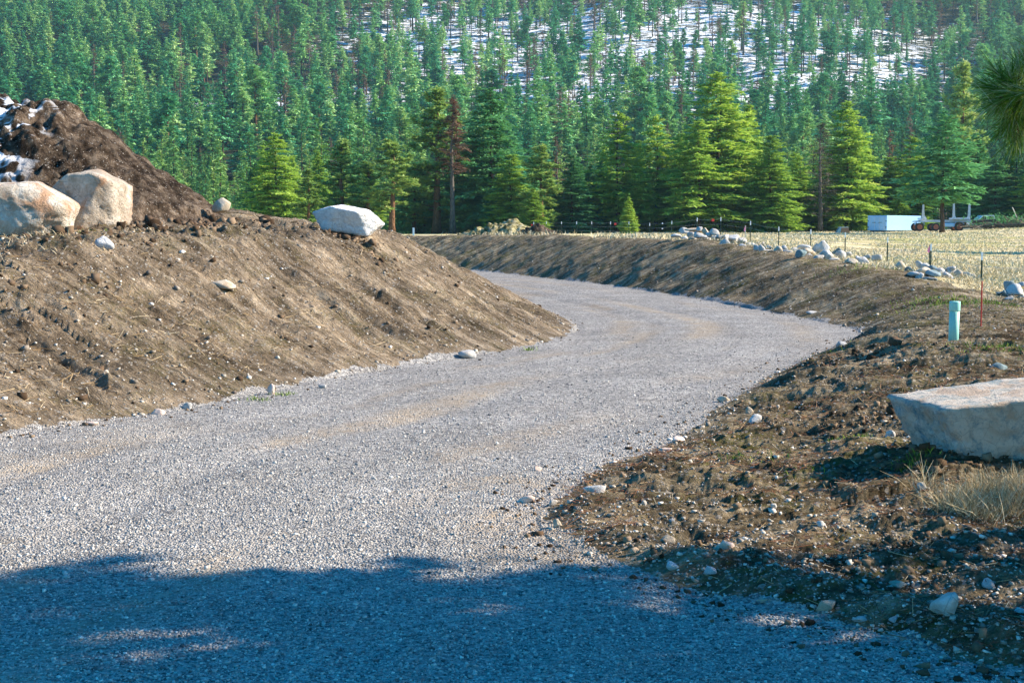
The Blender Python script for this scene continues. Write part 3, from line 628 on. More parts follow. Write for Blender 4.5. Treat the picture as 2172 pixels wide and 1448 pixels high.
kk, ss, rr_ = nattr('tkind', 'INT'), nattr('tscale', 'FLOAT_VECTOR'), nattr('trot', 'FLOAT_VECTOR')
for k in range(7):
    cmp_ = ng.nodes.new('FunctionNodeCompare'); cmp_.data_type = 'INT'; cmp_.operation = 'EQUAL'
    ii = [s for s in cmp_.inputs if s.enabled and s.type == 'INT']; ng.links.new(kk, ii[0]); ii[1].default_value = k
    both = ng.nodes.new('GeometryNodeJoinGeometry')
    for ch in seen[k].children_recursive if False else [c for c in COL.objects if c.parent == seen[k]]:
        oi = ng.nodes.new('GeometryNodeObjectInfo'); oi.transform_space = 'ORIGINAL'; oi.inputs['Object'].default_value = ch; ng.links.new(oi.outputs['Geometry'], both.inputs[0])
    ip = ng.nodes.new('GeometryNodeInstanceOnPoints'); ng.links.new(gi.outputs[0], ip.inputs['Points']); ng.links.new(both.outputs[0], ip.inputs['Instance'])
    ng.links.new(cmp_.outputs[0], ip.inputs['Selection']); ng.links.new(ss, ip.inputs['Scale']); ng.links.new(rr_, ip.inputs['Rotation']); ng.links.new(ip.outputs[0], jn.inputs[0])
ng.links.new(jn.outputs[0], go.inputs[0]); md = ff.modifiers.new('forest', 'NODES'); md.node_group = ng
# ------------------------------------------------------------------ rocks
def ico(sub):
    import bmesh
    bm = bmesh.new(); bmesh.ops.create_icosphere(bm, subdivisions=sub, radius=1); bm.verts.ensure_lookup_table()
    V = np.array([v.co[:] for v in bm.verts]); Fc = np.array([[v.index for v in f.verts] for f in bm.faces]); bm.free(); return unit(V), Fc
ICO = {k: ico(k) for k in (1, 2, 3, 4, 5, 6)}
def rock_mesh(seed, dims, sub=3, planes=None, nplanes=11, rough=.05, soft=.10, mat=None, name='rock'):
    """rounded many-sided stone: unit sphere directions cut back by random or given planes, then roughened"""
    g = np.random.default_rng(seed); V, Fc = ICO[sub]
    if planes is None:
        n = unit(g.normal(0, 1, (nplanes, 3))); d = g.uniform(.62, .98, nplanes); n = np.concatenate([n, [[0, 0, -1]]]); d = np.append(d, .75)
    else: n = unit(np.array([p[:3] for p in planes], float)); d = np.array([p[3] for p in planes], float)
    cap = 1.6 if planes is None else (1.42 if sub < 6 else 1.75)
    c = V @ n.T; rr = np.where(c > 1e-3, d[None] / np.maximum(c, 1e-3), 9.)
    rr = np.minimum(rr, 3.); r = -soft * np.log(np.exp(-rr / soft).sum(1) + math.exp(-cap / soft))
    P = V * r[:, None]; q = P * 1.6 + seed * 3.17
    P = P * (1 + rough * fbm3(q, 3) + rough * .7 * fbm3(q * 4 + 5, 4, .6) + (rough * .35 * fbm3(q * 14, 3, .6) if sub > 4 else 0))[:, None]
    P = P * np.array(dims) / 2
    return mesh_np(name, P, Fc, mat, True)
M_TAN = mat_rock('tan_boulder', [(.28, (.34, .26, .18)), (.46, (.66, .55, .43)), (.60, (.86, .79, .68))], (.52, .25, .11), .75, 1.3, .05)
M_WHITE = mat_rock('white_boulder', [(.30, (.32, .33, .35)), (.48, (.60, .60, .60)), (.62, (.84, .83, .80))], (.5, .45, .38), .25, 1.3, .03)
M_SLAB = mat_rock('slab_boulder', [(.36, (.07, .14, .17)), (.46, (.22, .34, .38)), (.53, (.50, .48, .43)), (.60, (.74, .65, .55))], (.60, .44, .32), .85, 3.2, .05)
M_GREY = mat_rock('pale_grey_rock', [(.28, (.22, .22, .22)), (.48, (.42, .41, .39)), (.64, (.64, .61, .57))], (.36, .28, .20), .45, 2.2, .012)
M_DGREY = mat_rock('slate_rock', [(.28, (.07, .11, .12)), (.48, (.15, .21, .22)), (.66, (.30, .36, .36))], (.2, .2, .15), .3, 2.2, .012)
M_TANR = mat_rock('tan_rock', [(.28, (.26, .20, .14)), (.48, (.46, .38, .28)), (.66, (.68, .58, .46))], (.42, .25, .13), .4, 2.2, .012)
M_PINK = mat_rock('pinkish_rock', [(.28, (.42, .28, .22)), (.48, (.62, .46, .37)), (.66, (.78, .62, .52))], (.6, .4, .3), .3, 3, .01)
def boulder(name, label, cat, px, pyc, Y, wpx, hpx, depth, seed, mat, rz=0, tilt=0, planes=None, sub=3, group=None, rough=.05, soft=.10, zoff=0):
    c = P3(px, pyc, Y + depth / 2 * .6); k = c[1] / F
    o = obj(name, rock_mesh(seed, (wpx * k, depth, hpx * k), sub, planes, mat=mat, rough=rough, soft=soft)); o.location = (c[0], c[1], c[2] + zoff)
    o.rotation_euler = (0, tilt, rz); return tag(o, label, cat, group)
boulder('boulder', 'large cream boulder with a domed top, cut off by the left picture edge', 'boulder', 40, 446, 27.2, 236, 142, 1.7, 3, M_TAN,
        planes=[(-.25, -.1, 1, .80), (.65, 0, .8, .82), (1, .1, -.05, .92), (.1, -1, .1, .75), (-.3, -1, -.5, .85), (0, 1, 0, .9), (0, 0, -1, .85), (-1, 0, 0, 1), (.8, -.7, -.5, .85), (.35, -.8, .6, .86)], sub=5, rough=.07, tilt=.10, soft=.05)
boulder('boulder', 'orange-brown boulder with a pale rim, between the cream boulder and the soil heap', 'boulder', 180, 428, 28.6, 178, 146, 1.5, 5, M_TAN,
        planes=[(-.05, -.1, 1, .84), (.55, 0, .85, .90), (1, -.1, -.05, .84), (-.75, 0, .75, .74), (-.2, -1, .12, .66), (.55, -.85, -.15, .80), (0, 1, 0, .9), (.2, 0, -1, .84), (-1, 0, -.2, .95)], sub=5, rough=.07, soft=.035)
boulder('boulder', 'long white boulder with a flat sloping top, alone on the crest of the left bank', 'boulder', 737, 466, 33, 142, 68, 1.2, 8, M_WHITE,
        planes=[(.12, -.15, 1, .72), (-.7, 0, .7, .84), (.75, 0, .55, .90), (0, -1, -.25, .74), (-.6, -.8, -.1, .84), (.7, -.7, 0, .88), (0, 1, 0, .9), (0, 0, -1, .85), (-1, 0, -.4, .93), (1, 0, -.5, .95)], sub=5, rough=.06, tilt=.14, soft=.035)
boulder('boulder', 'huge grey-green rock slab with a tan top, above the dry grass tuft', 'boulder', 2240, 916, 13.1, 570, 258, 1.15, 13, M_SLAB,
        planes=[(-.03, -.05, 1, .80), (-1, -.12, -.16, .88), (-.02, -1, -.10, .80), (-.5, -.6, -.9, 1.12), (0, 1, 0, .9), (0, 0, -1, .80), (1, 0, 0, 1)], sub=6, rough=.055, tilt=-.12, soft=.045)
boulder('boulder', 'small tan boulder half buried where the soil heap meets the left bank', 'boulder', 470, 437, 36, 38, 40, .5, 17, M_TANR)
small = [
 (222, 541, 25.5, 34, 26, M_WHITE, 'blue-white stone below the orange-brown boulder'), (472, 615, 26.5, 70, 15, M_TANR, 'flat cream stone half sunk in the middle of the left bank'),
 (575, 812, 21.9, 20, 26, M_PINK, 'upright pinkish stone near the foot of the left bank'), (996, 753, 28.1, 34, 24, M_GREY, 'grey stone at the roadside below the left bank'),
 (340, 874, 19.6, 26, 16, M_PINK, 'pink stone at the left road edge, left of the upright pinkish one'), (193, 893, 18.5, 20, 10, M_PINK, 'small pale pink stone low on the left road edge'),
 (685, 818, 22.8, 18, 12, M_GREY, 'small grey stone by the left road edge'), (400, 862, 20.2, 16, 12, M_GREY, 'small round grey stone right of the pink roadside stone'),
 (1535, 854, 20.9, 30, 14, M_TANR, 'flat tan stone at the tip of the right road edge'), (1437, 944, 17.0, 28, 16, M_PINK, 'pale stone at the right road edge, halfway to the bend'),
 (1412, 970, 16.1, 24, 11, M_PINK, 'dark pink flat stone beside the pale roadside stone'), (1258, 1093, 12.9, 42, 20, M_GREY, 'flat grey stone with a white edge on the near bank'),
 (1140, 1000, 15.0, 20, 9, M_PINK, 'small pink stone lying on the gravel'), (1118, 1063, 13.3, 34, 14, M_PINK, 'long pinkish stone on the gravel by the near bank tip'),
 (1182, 1120, 12.1, 20, 14, M_TANR, 'rounded stone at the near bank tip'), (1170, 1078, 13.1, 18, 14, M_GREY, 'small pale stone at the near bank tip'),
 (2003, 1376, 8.95, 62, 44, M_GREY, 'blue-grey stone in the shade at the lower right road edge'), (1752, 1334, 9.35, 38, 20, M_TANR, 'smooth tan stone half buried at the shaded road edge'),
 (1820, 1358, 9.1, 32, 10, M_GREY, 'flat pale stone beside the smooth tan one in the shade'), (1893, 1363, 9.0, 20, 12, M_GREY, 'small pale stone in the shaded gutter'),
 (1425, 1218, 10.5, 28, 20, M_WHITE, 'blue-white stone at the shaded edge of the near bank'), (1505, 1246, 10.25, 22, 18, M_WHITE, 'white stone right of the blue-white edge stone'),
 (1906, 1265, 9.95, 34, 12, M_TANR, 'flat oval stone in the shade below the dry grass'), (2095, 1295, 9.75, 22, 20, M_WHITE, 'white-blue stone deep in the lower right shade'),
 (2160, 1350, 9.2, 28, 10, M_WHITE, 'flat white stone at the lower right picture edge'), (1740, 1147, 11.6, 18, 10, M_GREY, 'pale oval pebble at the edge of the tree shadow'),
 (1955, 1075, 12.3, 24, 20, M_GREY, 'grey stone at the left foot of the dry grass tuft'), (2115, 775, 20.2, 42, 28, M_DGREY, 'dark brown clod above the big slab boulder'),
 (1785, 729, 27.8, 26, 12, M_GREY, 'pale stone at the outer bend of the road'), (1890, 933, 15.2, 22, 24, M_GREY, 'pale stone just left of the slab boulder'),
 (1720, 632, 41, 20, 8, M_GREY, 'pale flat stone high on the right bank'), (1355, 672, 37, 0, 0, None, ''), (1600, 905, 17.6, 26, 16, M_GREY, 'grey stone on the near bank beside the road'),
 (1590, 885, 18.6, 22, 14, M_TANR, 'tan stone above the grey one on the near bank'), (1365, 1108, 12.4, 16, 8, M_GREY, 'small grey stone in the middle of the near bank'),
 (1425, 1130, 12.0, 12, 12, M_WHITE, 'tiny round white stone in the middle of the near bank'), (1420, 1170, 11.3, 30, 16, M_TANR, 'tan rounded stone low on the near bank'),
 (1345, 1190, 10.95, 18, 12, M_TANR, 'small tan stone at the sunlit foot of the near bank'), (1575, 1172, 11.3, 20, 12, M_WHITE, 'pale stone right of the tan rounded one'),
 (1540, 1205, 10.8, 36, 20, M_PINK, 'pink-grey stone beside dry twigs at the shade edge'), (1640, 1105, 12.2, 16, 12, M_GREY, 'small grey stone above the shade edge'),
]
for i, (px, py, Y, wp, hp, mt, lb) in enumerate(small):
    if mt is None: continue
    c = P3(px, py, Y); zg = gz(c[0], Y)
    k = Y / F; o = obj('stone', rock_mesh(100 + i, (wp * k * 1.05, wp * k * .8, hp * k * 1.25), 3, mat=mt, rough=.06)); 
    o.location = (c[0], Y, zg + hp * k * .26); o.rotation_euler = (0, 0, random.uniform(-.4, .4)); tag(o, lb, 'stone', 'stones beside the road')
# rock rows on top of the right bank (taken as offsets in two enlarged views)
A = [(110,310,110,60),(235,245,110,85),(230,345,100,50),(425,215,230,75),(505,205,80,70),(360,295,130,70),(505,310,150,110),(400,365,120,40),(600,260,100,100),(655,300,110,80),(715,260,130,80),(810,330,110,80),
     (760,385,130,90),(590,380,120,90),(680,370,130,110),(930,340,100,120),(1060,370,150,110),(930,440,190,90),(1050,490,130,70),(1190,400,110,110),(1180,500,150,110),(1320,450,150,60),(1440,440,90,60),(1540,450,70,60),
     (1640,505,80,50),(1440,530,100,110),(1510,540,110,110),(1600,590,150,40),(1660,565,130,50),(1770,565,120,110),(1880,540,90,90),(1850,590,80,70),(1950,590,150,80),(2085,555,60,60),(2140,620,120,100)]
B = [(20,230,60,40),(80,260,110,70),(120,215,100,50),(155,250,100,60),(165,280,80,50),(235,225,75,100),(300,190,95,110),(245,290,80,40),(325,275,90,60),(435,235,90,55),(450,285,90,70),(375,300,80,50),(385,320,100,25),
     (510,260,60,40),(545,330,90,45),(625,310,60,50),(670,330,110,55),(700,285,50,45),(782,295,75,65)]
Cc = [(1040,395,95,90),(1105,415,90,50),(1195,365,80,60),(1240,385,70,50),(1220,425,110,75),(1315,400,100,85),(1310,450,100,55),(1160,450,100,50),(1195,475,70,50),(1400,410,70,40),(1480,400,85,50),(1480,435,90,55),
      (1455,480,85,70),(1400,450,60,35),(1565,450,75,55),(1625,450,60,45),(1690,470,55,35),(1300,495,120,25),(1240,505,40,30)]
Dd = [(2025,575,90,90),(1990,635,75,50),(2095,610,110,90),(2160,550,60,40),(2045,670,80,30),(2150,650,60,50),(1935,625,60,25)]
ORD = 'first second third fourth fifth sixth seventh eighth ninth tenth eleventh twelfth thirteenth fourteenth fifteenth sixteenth seventeenth eighteenth nineteenth twentieth'.split()
def ordn(n): return ORD[n] if n < 20 else ('twenty-' if n < 29 else 'thirty-') + ORD[(n - 20) % 10 if n < 29 else n - 30] if n != 29 else 'thirtieth'
def pile(rows, sx, ox, oy, pname, Yf, seed0):
    rows = sorted(rows, key=lambda r: r[0])
    for n, (X, Yp, wx, hx) in enumerate(rows):
        px, py, wp, hp = ox + X / sx, oy + Yp / sx, wx / sx * 1.12, hx / sx * 1.15
        # distance: where the ground under the rock shows at the rock's foot
        Y0 = Yf(px); best = min(np.arange(Y0 - 9, Y0 + 10, .5), key=lambda yy: abs(to_px(np.array([[(px - 1086) / F * yy, yy, gz((px - 1086) / F * yy, yy)]]))[1][0] - (py + hp * .42)))
        best = min(max(best, Y0 - 6), Y0 + 8); c = P3(px, py, best); k = best / F
        r = random.random(); dark = (seed0 == 600 and n in (9, 10)) or (seed0 == 700 and n < 3) or r < .05
        mt = M_DGREY if dark else (M_TANR if r > .84 else M_GREY)
        tone = 'dark blue-grey' if dark else ('tan' if mt is M_TANR else 'pale grey')
        ar = wp / hp; shp = 'flat' if ar > 1.9 else ('tall' if ar < .95 else ('broad' if ar > 1.45 else 'blocky'))
        o = obj('rock', rock_mesh(seed0 + n, (wp * k * .92, wp * k * random.uniform(.65, .95), hp * k * .95), 3, nplanes=random.choice((5, 6, 8)), mat=mt, rough=.06, soft=.03))
        o.location = c; o.rotation_euler = (random.uniform(-.2, .2), random.uniform(-.12, .12), random.uniform(-.5, .5))
        tag(o, f'{shp} {tone} rock, {ordn(n)} from the left in {pname}', 'rock', f'rocks of {pname}')
pile(A, 7.757, 1420, 460, 'the long heaped row', lambda p: np.interp(p, [1420, 1560, 1700], [76, 66, 58]), 400)
pile(B, 4.415, 1680, 480, 'the row right of the heap', lambda p: np.interp(p, [1680, 1860], [58, 50]), 500)
pile(Cc, 4.415, 1680, 480, 'the rock cluster above the pipe', lambda p: np.interp(p, [1905, 2070], [44, 40]), 600)
pile(Dd, 4.415, 1680, 480, 'the small right-edge group', lambda p: 34, 700)

# ------------------------------------------------------------------ heaps of soil
def heap(name, label, cat, cx, cy, H, flat, slope, rmax, mat, n=200, lump=.22, sx=1.0, seed=0, zb=None):
    gx = np.linspace(-1, 1, n); X, Y = np.meshgrid(gx * rmax, gx * rmax); x, y = X.ravel(), Y.ravel()
    r = np.hypot(x * sx, y) * (1 + .10 * fbm(x / rmax * 2 + seed, y / rmax * 2, 3)); base = terrain(x + cx, y + cy, False)[0]
    prof = H - slope * np.maximum(0, r - flat) - .25 * np.minimum(r / (flat + .01), 1) ** 2
    z = prof
    lm = lump * (np.abs(fbm(x * 1.2 + seed, y * 1.2, 3, .5)) * 1.7 + .40 * np.abs(fbm(x * 3.6, y * 3.6 + seed, 4, .5)))
    shade = sstep(.35, -.35, (x * .8 + y * .5) / rmax) * .9 + .35
    z = z + lm * shade - .1 * (z < H * .2)
    zz = np.where(z > -.5, z, -.5)
    me = mesh_np(name, np.stack([x, y, zz], 1), np.stack([np.arange(n * n).reshape(n, n)[:-1, :-1], np.arange(n * n).reshape(n, n)[:-1, 1:], np.arange(n * n).reshape(n, n)[1:, 1:], np.arange(n * n).reshape(n, n)[1:, :-1]], -1).reshape(-1, 4), mat, True,
                 uv=np.stack([x, y, z], 1))
    o = obj(name, me); o.location = (cx, cy, base[len(base) // 2 + n // 2] if zb is None else zb); return tag(o, label, cat)
def mat_mound_snow():
    m = M_MOUND.copy(); m.name = 'mound_soil_snow'; nt = m.node_tree; b = nt.nodes['Principled BSDF']; src = b.inputs['Base Color'].links[0].from_socket
    oc = coord(nt); sx = nt.nodes.new('ShaderNodeSeparateXYZ'); nt.links.new(oc, sx.inputs[0])
    nn = noise(nt, coord(nt, (.8, .8, 2.0)), 1.1, 4, .55, .8)
    msk = mth(nt, 'MULTIPLY', ramp(nt, mth(nt, 'ADD', mth(nt, 'MULTIPLY', sx.outputs[0], -.25), .45, None, True), [(.2, BW(0)), (.42, BW(1))]), ramp(nt, mth(nt, 'MULTIPLY', sx.outputs[1], -.3, None, True), [(.02, BW(0)), (.12, BW(1))]))
    ge = nt.nodes.new('ShaderNodeNewGeometry'); sg = nt.nodes.new('ShaderNodeSeparateXYZ'); nt.links.new(ge.outputs['Normal'], sg.inputs[0])
    k = mth(nt, 'MULTIPLY', mth(nt, 'MULTIPLY', ramp(nt, nn, [(.515, BW(0)), (.54, BW(1))]), msk), ramp(nt, sg.outputs[2], [(.45, BW(0)), (.6, BW(1))]))
    nt.links.new(mixc(nt, k, src, (.86, .88, .92)), b.inputs['Base Color']); return m
mcx, mcy = P3(92, 500, 37)[:2]
heap('soil_heap', 'big dark soil heap with snow patches, behind the two left boulders', 'soil heap', mcx, mcy, 3.35, 1.1, .70, 7.2, mat_mound_snow(), 420, .50, 1.0, 3, zb=2.25)
M_HAY = mat_soil('dry_grass_heap', [(.20, .17, .07), (.36, .31, .16), (.60, .54, .38)], (.06, .05, .02), 0, .8, .5)
h1 = P3(1085, 498, 104); heap('grass_covered_heap', 'pale heap covered in dry grass beyond the far bank, left of the fence', 'heap', h1[0], h1[1], 1.05, .5, .42, 3.6, M_HAY, 90, .35, .75, 7, zb=h1[2] - .05)
h2 = P3(1030, 499, 105); heap('grass_covered_heap', 'low flat grassy heap at the left foot of the pale one', 'heap', h2[0], h2[1], .45, .6, .22, 3.0, M_HAY, 70, .2, .6, 9, zb=h2[2] - .05)
h3 = P3(1143, 499, 102); heap('soil_heap', 'small dark clod heap right of the pale grassy heap', 'soil heap', h3[0], h3[1], .75, .5, .6, 1.6, M_MOUND, 80, .4, .8, 11, zb=h3[2] - .05)

# ------------------------------------------------------------------ fence
M_POST = mat_plain('post_green', (.03, .06, .045), .6, .3); M_TIP = mat_plain('post_white_tip', (.85, .86, .88), .5); M_WIRE = mat_plain('wire', (.35, .42, .42), .4, .8)
M_RED = mat_plain('red_marker', (.75, .04, .03), .5); M_PINKF = mat_plain('pink_ribbon', (.95, .25, .40), .6); M_WOOD = mat_plain('pale_lath', (.62, .55, .45), .8)
M_PIPE = mat_plain('green_plastic', (.30, .60, .50), .45, 0, .10, .4); M_PIPE2 = mat_plain('green_plastic_cap', (.34, .66, .56), .4, 0, .08, .4)
posts = [(1132, 471, 150), (1159, 470, 147), (1191, 470, 142), (1223, 470, 138), (1255, 470, 134), (1295, 470, 130), (1334, 470, 125), (1378, 473, 120), (1425, 469, 115), (1479, 462, 98), (1529, 461, 96),
         (1592, 469, 92), (1652, 481, 84), (1720, 487, 78), (1793, 493, 72), (1883, 503, 66), (1975, 518, 56), (2083, 535, 46)]
fence = thing('wire_fence', 'wire fence of thin white-tipped metal posts behind the rock rows', 'fence', tuple(P3(1592, 495, 92)))
fo = np.array(fence.location); tops = []
def tpost(top, zg, zt):
    mb = MB(); h = zt - zg + .3
    mb.box((0, 0, h / 2 - .3), (.055, .012, h), 0, .003); mb.box((0, .022, h / 2 - .3), (.012, .036, h), 0, .003)
    for q in np.arange(.2, h - .5, .12): mb.box((0, -.010, q), (.02, .012, .03))
    mb.box((0, 0, -.12), (.12, .01, .16), 0, .004)
    return mb
for px, ty, Y in posts:
    p = P3(px, ty, Y); zg = gz(p[0], Y); zt = max(p[2], zg + .9); o = tpost(p, zg, zt).build('post', M_POST, fence); o.location = np.array([p[0], Y, zg]) - fo
    t = MB().box((0, 0, 0), (.062, .02, .26), 0, .004).box((0, .022, 0), (.018, .042, .26), 0, .003).build('white_tip', M_TIP, o); t.location = (0, 0, zt - zg - .125); tops.append((p[0], Y, zg, zt))
pr = P3(2260, 560, 38); tops.append((pr[0], 38, gz(pr[0], 38), gz(pr[0], 38) + 1.3))
for fr in (.12, .45, .85):
    mb = MB()
    for (a, b_) in zip(tops[:-1], tops[1:]):
        pa = np.array([a[0], a[1] - .02, a[3] - fr]) - fo; pb = np.array([b_[0], b_[1] - .02, b_[3] - fr]) - fo
        mb.tube([pa, (pa + pb) / 2 - np.array([0, 0, .04]), pb], .005, 4, False)
    mb.build('wire_strand', M_WIRE, fence)
for px, py, Y in ((1128, 477, 150), (1305, 475, 129), (1512, 467, 96.5), (1405, 474, 117.5), (1405, 485, 117.5)):
    p = P3(px, py, Y); s = .10 if py in (474, 485) else .17
    m_ = MB().box((0, 0, 0), (s, .02, s), 0, s * .3).build('marker_tag', M_TIP if s < .12 else M_RED, fence); m_.location = p - fo
def stake(name, label, px, ty, by, Y, wpx, mat, flag=None, ground=True):
    p = P3(px, ty, Y); x = p[0]; zg = gz(x, Y) if ground else P3(px, by, Y)[2]; h = p[2] - zg; t = thing(name, label, 'stake', (x, Y, zg)); k = Y / F
    MB().box((0, 0, h / 2 - .1), (wpx * k, .02, h + .2), 0, .004).build('shaft', mat, t)
    if flag is not None:
        mb = MB(); mb.add([(0, -.015, h * .97), (0, -.015, h * .72), (-.05, -.03, h * .68), (-.10, -.02, h * .74), (-.06, -.012, h * .86), (0, -.005, h * .97), (0, -.005, h * .72), (-.05, -.02, h * .68), (-.10, -.012, h * .74), (-.06, -.004, h * .86)],
                          [(0, 1, 2, 3, 4), (9, 8, 7, 6, 5), (0, 5, 6, 1), (1, 6, 7, 2), (2, 7, 8, 3), (3, 8, 9, 4), (4, 9, 5, 0)]); mb.build('flag', flag, t)
stake('survey_stake', 'pale wooden lath with a pinkish tip, behind the heaped rock row', 1581, 478, 505, 88, 2.2, M_WOOD, M_PINKF)
stake('survey_stake', 'white square post beyond the left end of the far bank', 877, 483, 500, 112, 4, M_TIP)
stake('survey_stake', 'thin red lath standing on the right bank behind the pipe', 2083, 596, 690, 27.5, 2.6, M_RED)
stake('survey_stake', 'dark thin rod with a pink ribbon, behind the rock cluster', 1972, 519, 570, 55.0, 2.2, M_POST, M_PINKF)
# pipe marker
pp = P3(2022, 725, 24); pz = gz(pp[0], 24); ph = P3(2022, 639, 24)[2] - pz; pt = thing('utility_pipe', 'pale green capped plastic pipe standing upright on the right bank', 'pipe', (pp[0], 24, pz))
rp = 11.3 * 24 / F
def lathe(prof, n=32):
    mb = MB(); V = []; Fs = []
    for r, z in prof: V += [(r * math.cos(2 * PI * k / n), r * math.sin(2 * PI * k / n), z) for k in range(n)]
    for i in range(len(prof) - 1): Fs += [(i * n + k, i * n + (k + 1) % n, (i + 1) * n + (k + 1) % n, (i + 1) * n + k) for k in range(n)]
    Fs += [tuple(reversed(range(n))), tuple((len(prof) - 1) * n + k for k in range(n))]; return mb.add(V, Fs)
lathe([(rp * .94, -.3), (rp * .94, ph - .05)]).build('pipe_body', M_PIPE, pt, True)
cp = lathe([(rp * 1.0, ph - .16), (rp * 1.03, ph - .15), (rp * 1.03, ph - .012), (rp * .99, ph), (rp * .2, ph + .004)]).build('cap', M_PIPE2, pt, True); pt.rotation_euler = (R(1.0), R(.6), 0)

# ------------------------------------------------------------------ vehicles under the trees
M_BLUEW = mat_plain('white_box_paint', (.27, .50, .76), .4, 0, .08); M_SILV = mat_plain('trailer_steel', (.50, .54, .62), .4, .3, .15); M_BLACK = mat_plain('black_rubber', (.02, .02, .022), .8)
M_RUST = mat_plain('rusty_rim', (.36, .10, .05), .6, 0, .3); M_GLASS = mat_plain('dark_glass', (.015, .02, .03), .1, 0, .1, .8); M_CARW = mat_plain('car_paint_pale', (.74, .78, .80), .3, 0, .05, .5); M_BROWN = mat_plain('brown_panel', (.30, .16, .09), .7, 0, .25)
M_DARKM = mat_plain('dark_metal', (.04, .04, .045), .6, .3); M_BLUEG = mat_plain('blue_tinted_glass', (.18, .32, .42), .2, 0, .1, .7)
VY = 188.; VK = VY / F
def vx(px, Y=VY): return (px - 1086) / F * Y
def vz(py, Y=VY): return P3(1086, py, Y)[2]
# box trailer: rear doors towards the left, long side running off to the right behind the tree
rz = R(-34); bx_, by_ = vx(1858, 190), 190.
zb = gz(bx_, by_); bt = thing('box_trailer', 'pale blue-white box container with closed double doors, left of the log trailer', 'container', (bx_, by_, zb), rz)
W_, L_, H_ = 2.65, 14.0, vz(457, 190) - zb
MB().box((L_ / 2 * 0 , 0, 0), (.01, .01, .01)).v
MB().box((0, L_ / 2, H_ / 2 + .12), (W_, L_, H_ - .24), 0, .05).build('body', M_BLUEW, bt)
for s in (-1, 1):
    d = MB().box((s * W_ * .247, -.035, H_ / 2 + .1), (W_ * .475, .06, H_ - .45), 0, .015).build('door', M_BLUEW, bt)
    for z in (.55, .75, H_ - .75): MB().box((s * (W_ * .46), -.085, z), (.16, .05, .10), 0, .01).build('hinge', M_DARKM, d)
    for q in (.12, .36): MB().tube([(s * q * W_, -.10, .25), (s * q * W_, -.10, H_ - .2)], .022, 6).build('lock_rod', M_SILV, d)
    MB().box((s * W_ * .16, -.12, 1.3), (.5, .03, .05)).build('handle', M_DARKM, d)
MB().box((0, L_ / 2, .13), (W_ * .8, L_ * .96, .22), 0, .02).build('underframe', M_DARKM, bt)
for q in np.arange(1.0, L_ - .5, 1.2): MB().box((-W_ / 2 - .02, q, H_ / 2 + .12), (.03, .07, H_ - .4)).build('side_rib', M_BLUEW, bt)
# second white box right behind the log trailer (the long pale side seen under the bunks)
# log trailer
lx, lz = vx(2000), gz(vx(2000), VY); lt = thing('log_trailer', 'log trailer with tall upright steel stakes and rusty wheels, behind the bare tree trunk', 'trailer', (lx, VY, lz))
X = lambda px: vx(px) - lx
Z = lambda py: vz(py) - lz
def wheel(parent, x, y, z, r, wd, nm='wheel'):
    tw = MB().tube([(0, -wd / 2, 0), (0, -wd / 2 + .02, 0), (0, wd / 2 - .02, 0), (0, wd / 2, 0)], [r * .92, r, r, r * .92], 24).build(nm, M_BLACK, parent, False); tw.location = (x, y, z)
    MB().tube([(0, -wd / 2 - .02, 0), (0, -wd / 2 + .05, 0)], [r * .62, r * .66], 20).tube([(0, -wd / 2 - .08, 0), (0, -wd / 2, 0)], [r * .16, r * .2], 10).build('rim', M_RUST, tw)
wr = .56
for x in (X(1943), X(2026)):
    for y in (-.95, .95): wheel(lt, x, y, wr, wr, .42)
for x in (X(1977),):
    for y in (-.95, .95): wheel(lt, x, y, wr, wr * .95, .42)
mb = MB()
for y in (-.38, .38): mb.box(((X(1946) + X(2056)) / 2, y, Z(469)), (X(2056) - X(1946), .12, .28), 0, .02)
for px in (1950, 1975, 2000, 2014, 2030, 2047): mb.box((X(px), 0, Z(469)), (.12, .9, .2), 0, .01)
mb.build('frame', M_SILV, lt)
def bunk(xa, xb, top, nm='log_bunk'):
    z0 = Z(464); mb = MB()
    mb.box(((xa + xb) / 2, -.2, z0), (max(xb - xa, .2), 2.3, .26), 0, .03)
    return mb.build(nm, M_SILV, lt)
bk = bunk(X(2014), X(2047), 0)
for px, tp in ((2014, 431), (2047, 431)):
    zt = Z(tp); s = 1 if px == 2014 else -1
    mb = MB(); x0 = X(px); mb.prism([(x0 - .13, Z(466)), (x0 + .13 + .35 * (s > 0), Z(466)), (x0 + .13 + .06 * (s > 0), Z(458)), (x0 + .10, zt), (x0 - .10, zt), (x0 - .13 - .06 * (s < 0), Z(458)), (x0 - .13 - .35 * (s < 0), Z(466))], -1.1, -.9); mb.build('upright_stake', M_SILV, lt)
x0 = X(1950); bk2 = bunk(x0 - .2, x0 + .2, 0)
mb = MB(); mb.prism([(x0 - .25, Z(467)), (x0 + .55, Z(466)), (x0 + .16, Z(456)), (x0 + .09, Z(434)), (x0 - .09, Z(434)), (x0 - .16, Z(456))], -1.1, -.9); mb.build('upright_stake', M_SILV, lt)
MB().box((X(2004), -1.0, Z(477)), (1.55, .6, .5), 0, .12).build('tank', M_BLUEW, lt)
for px in (1943, 2026):
    arc = [(X(px) + .72 * math.cos(a), -1.0, wr + .72 * math.sin(a)) for a in np.linspace(R(25), R(155), 9)]
    mb = MB()
    for a_, b_ in zip(arc[:-1], arc[1:]): mb.prism([(a_[0], a_[2]), (b_[0], b_[2]), (b_[0], b_[2] + .05), (a_[0], a_[2] + .05)], -1.25, -.7)
    mb.build('mudguard', M_BLUEW, lt)
MB().tube([(X(1932), 0, Z(470)), (X(1946), 0, Z(469))], .09, 6).build('drawbar', M_SILV, lt)
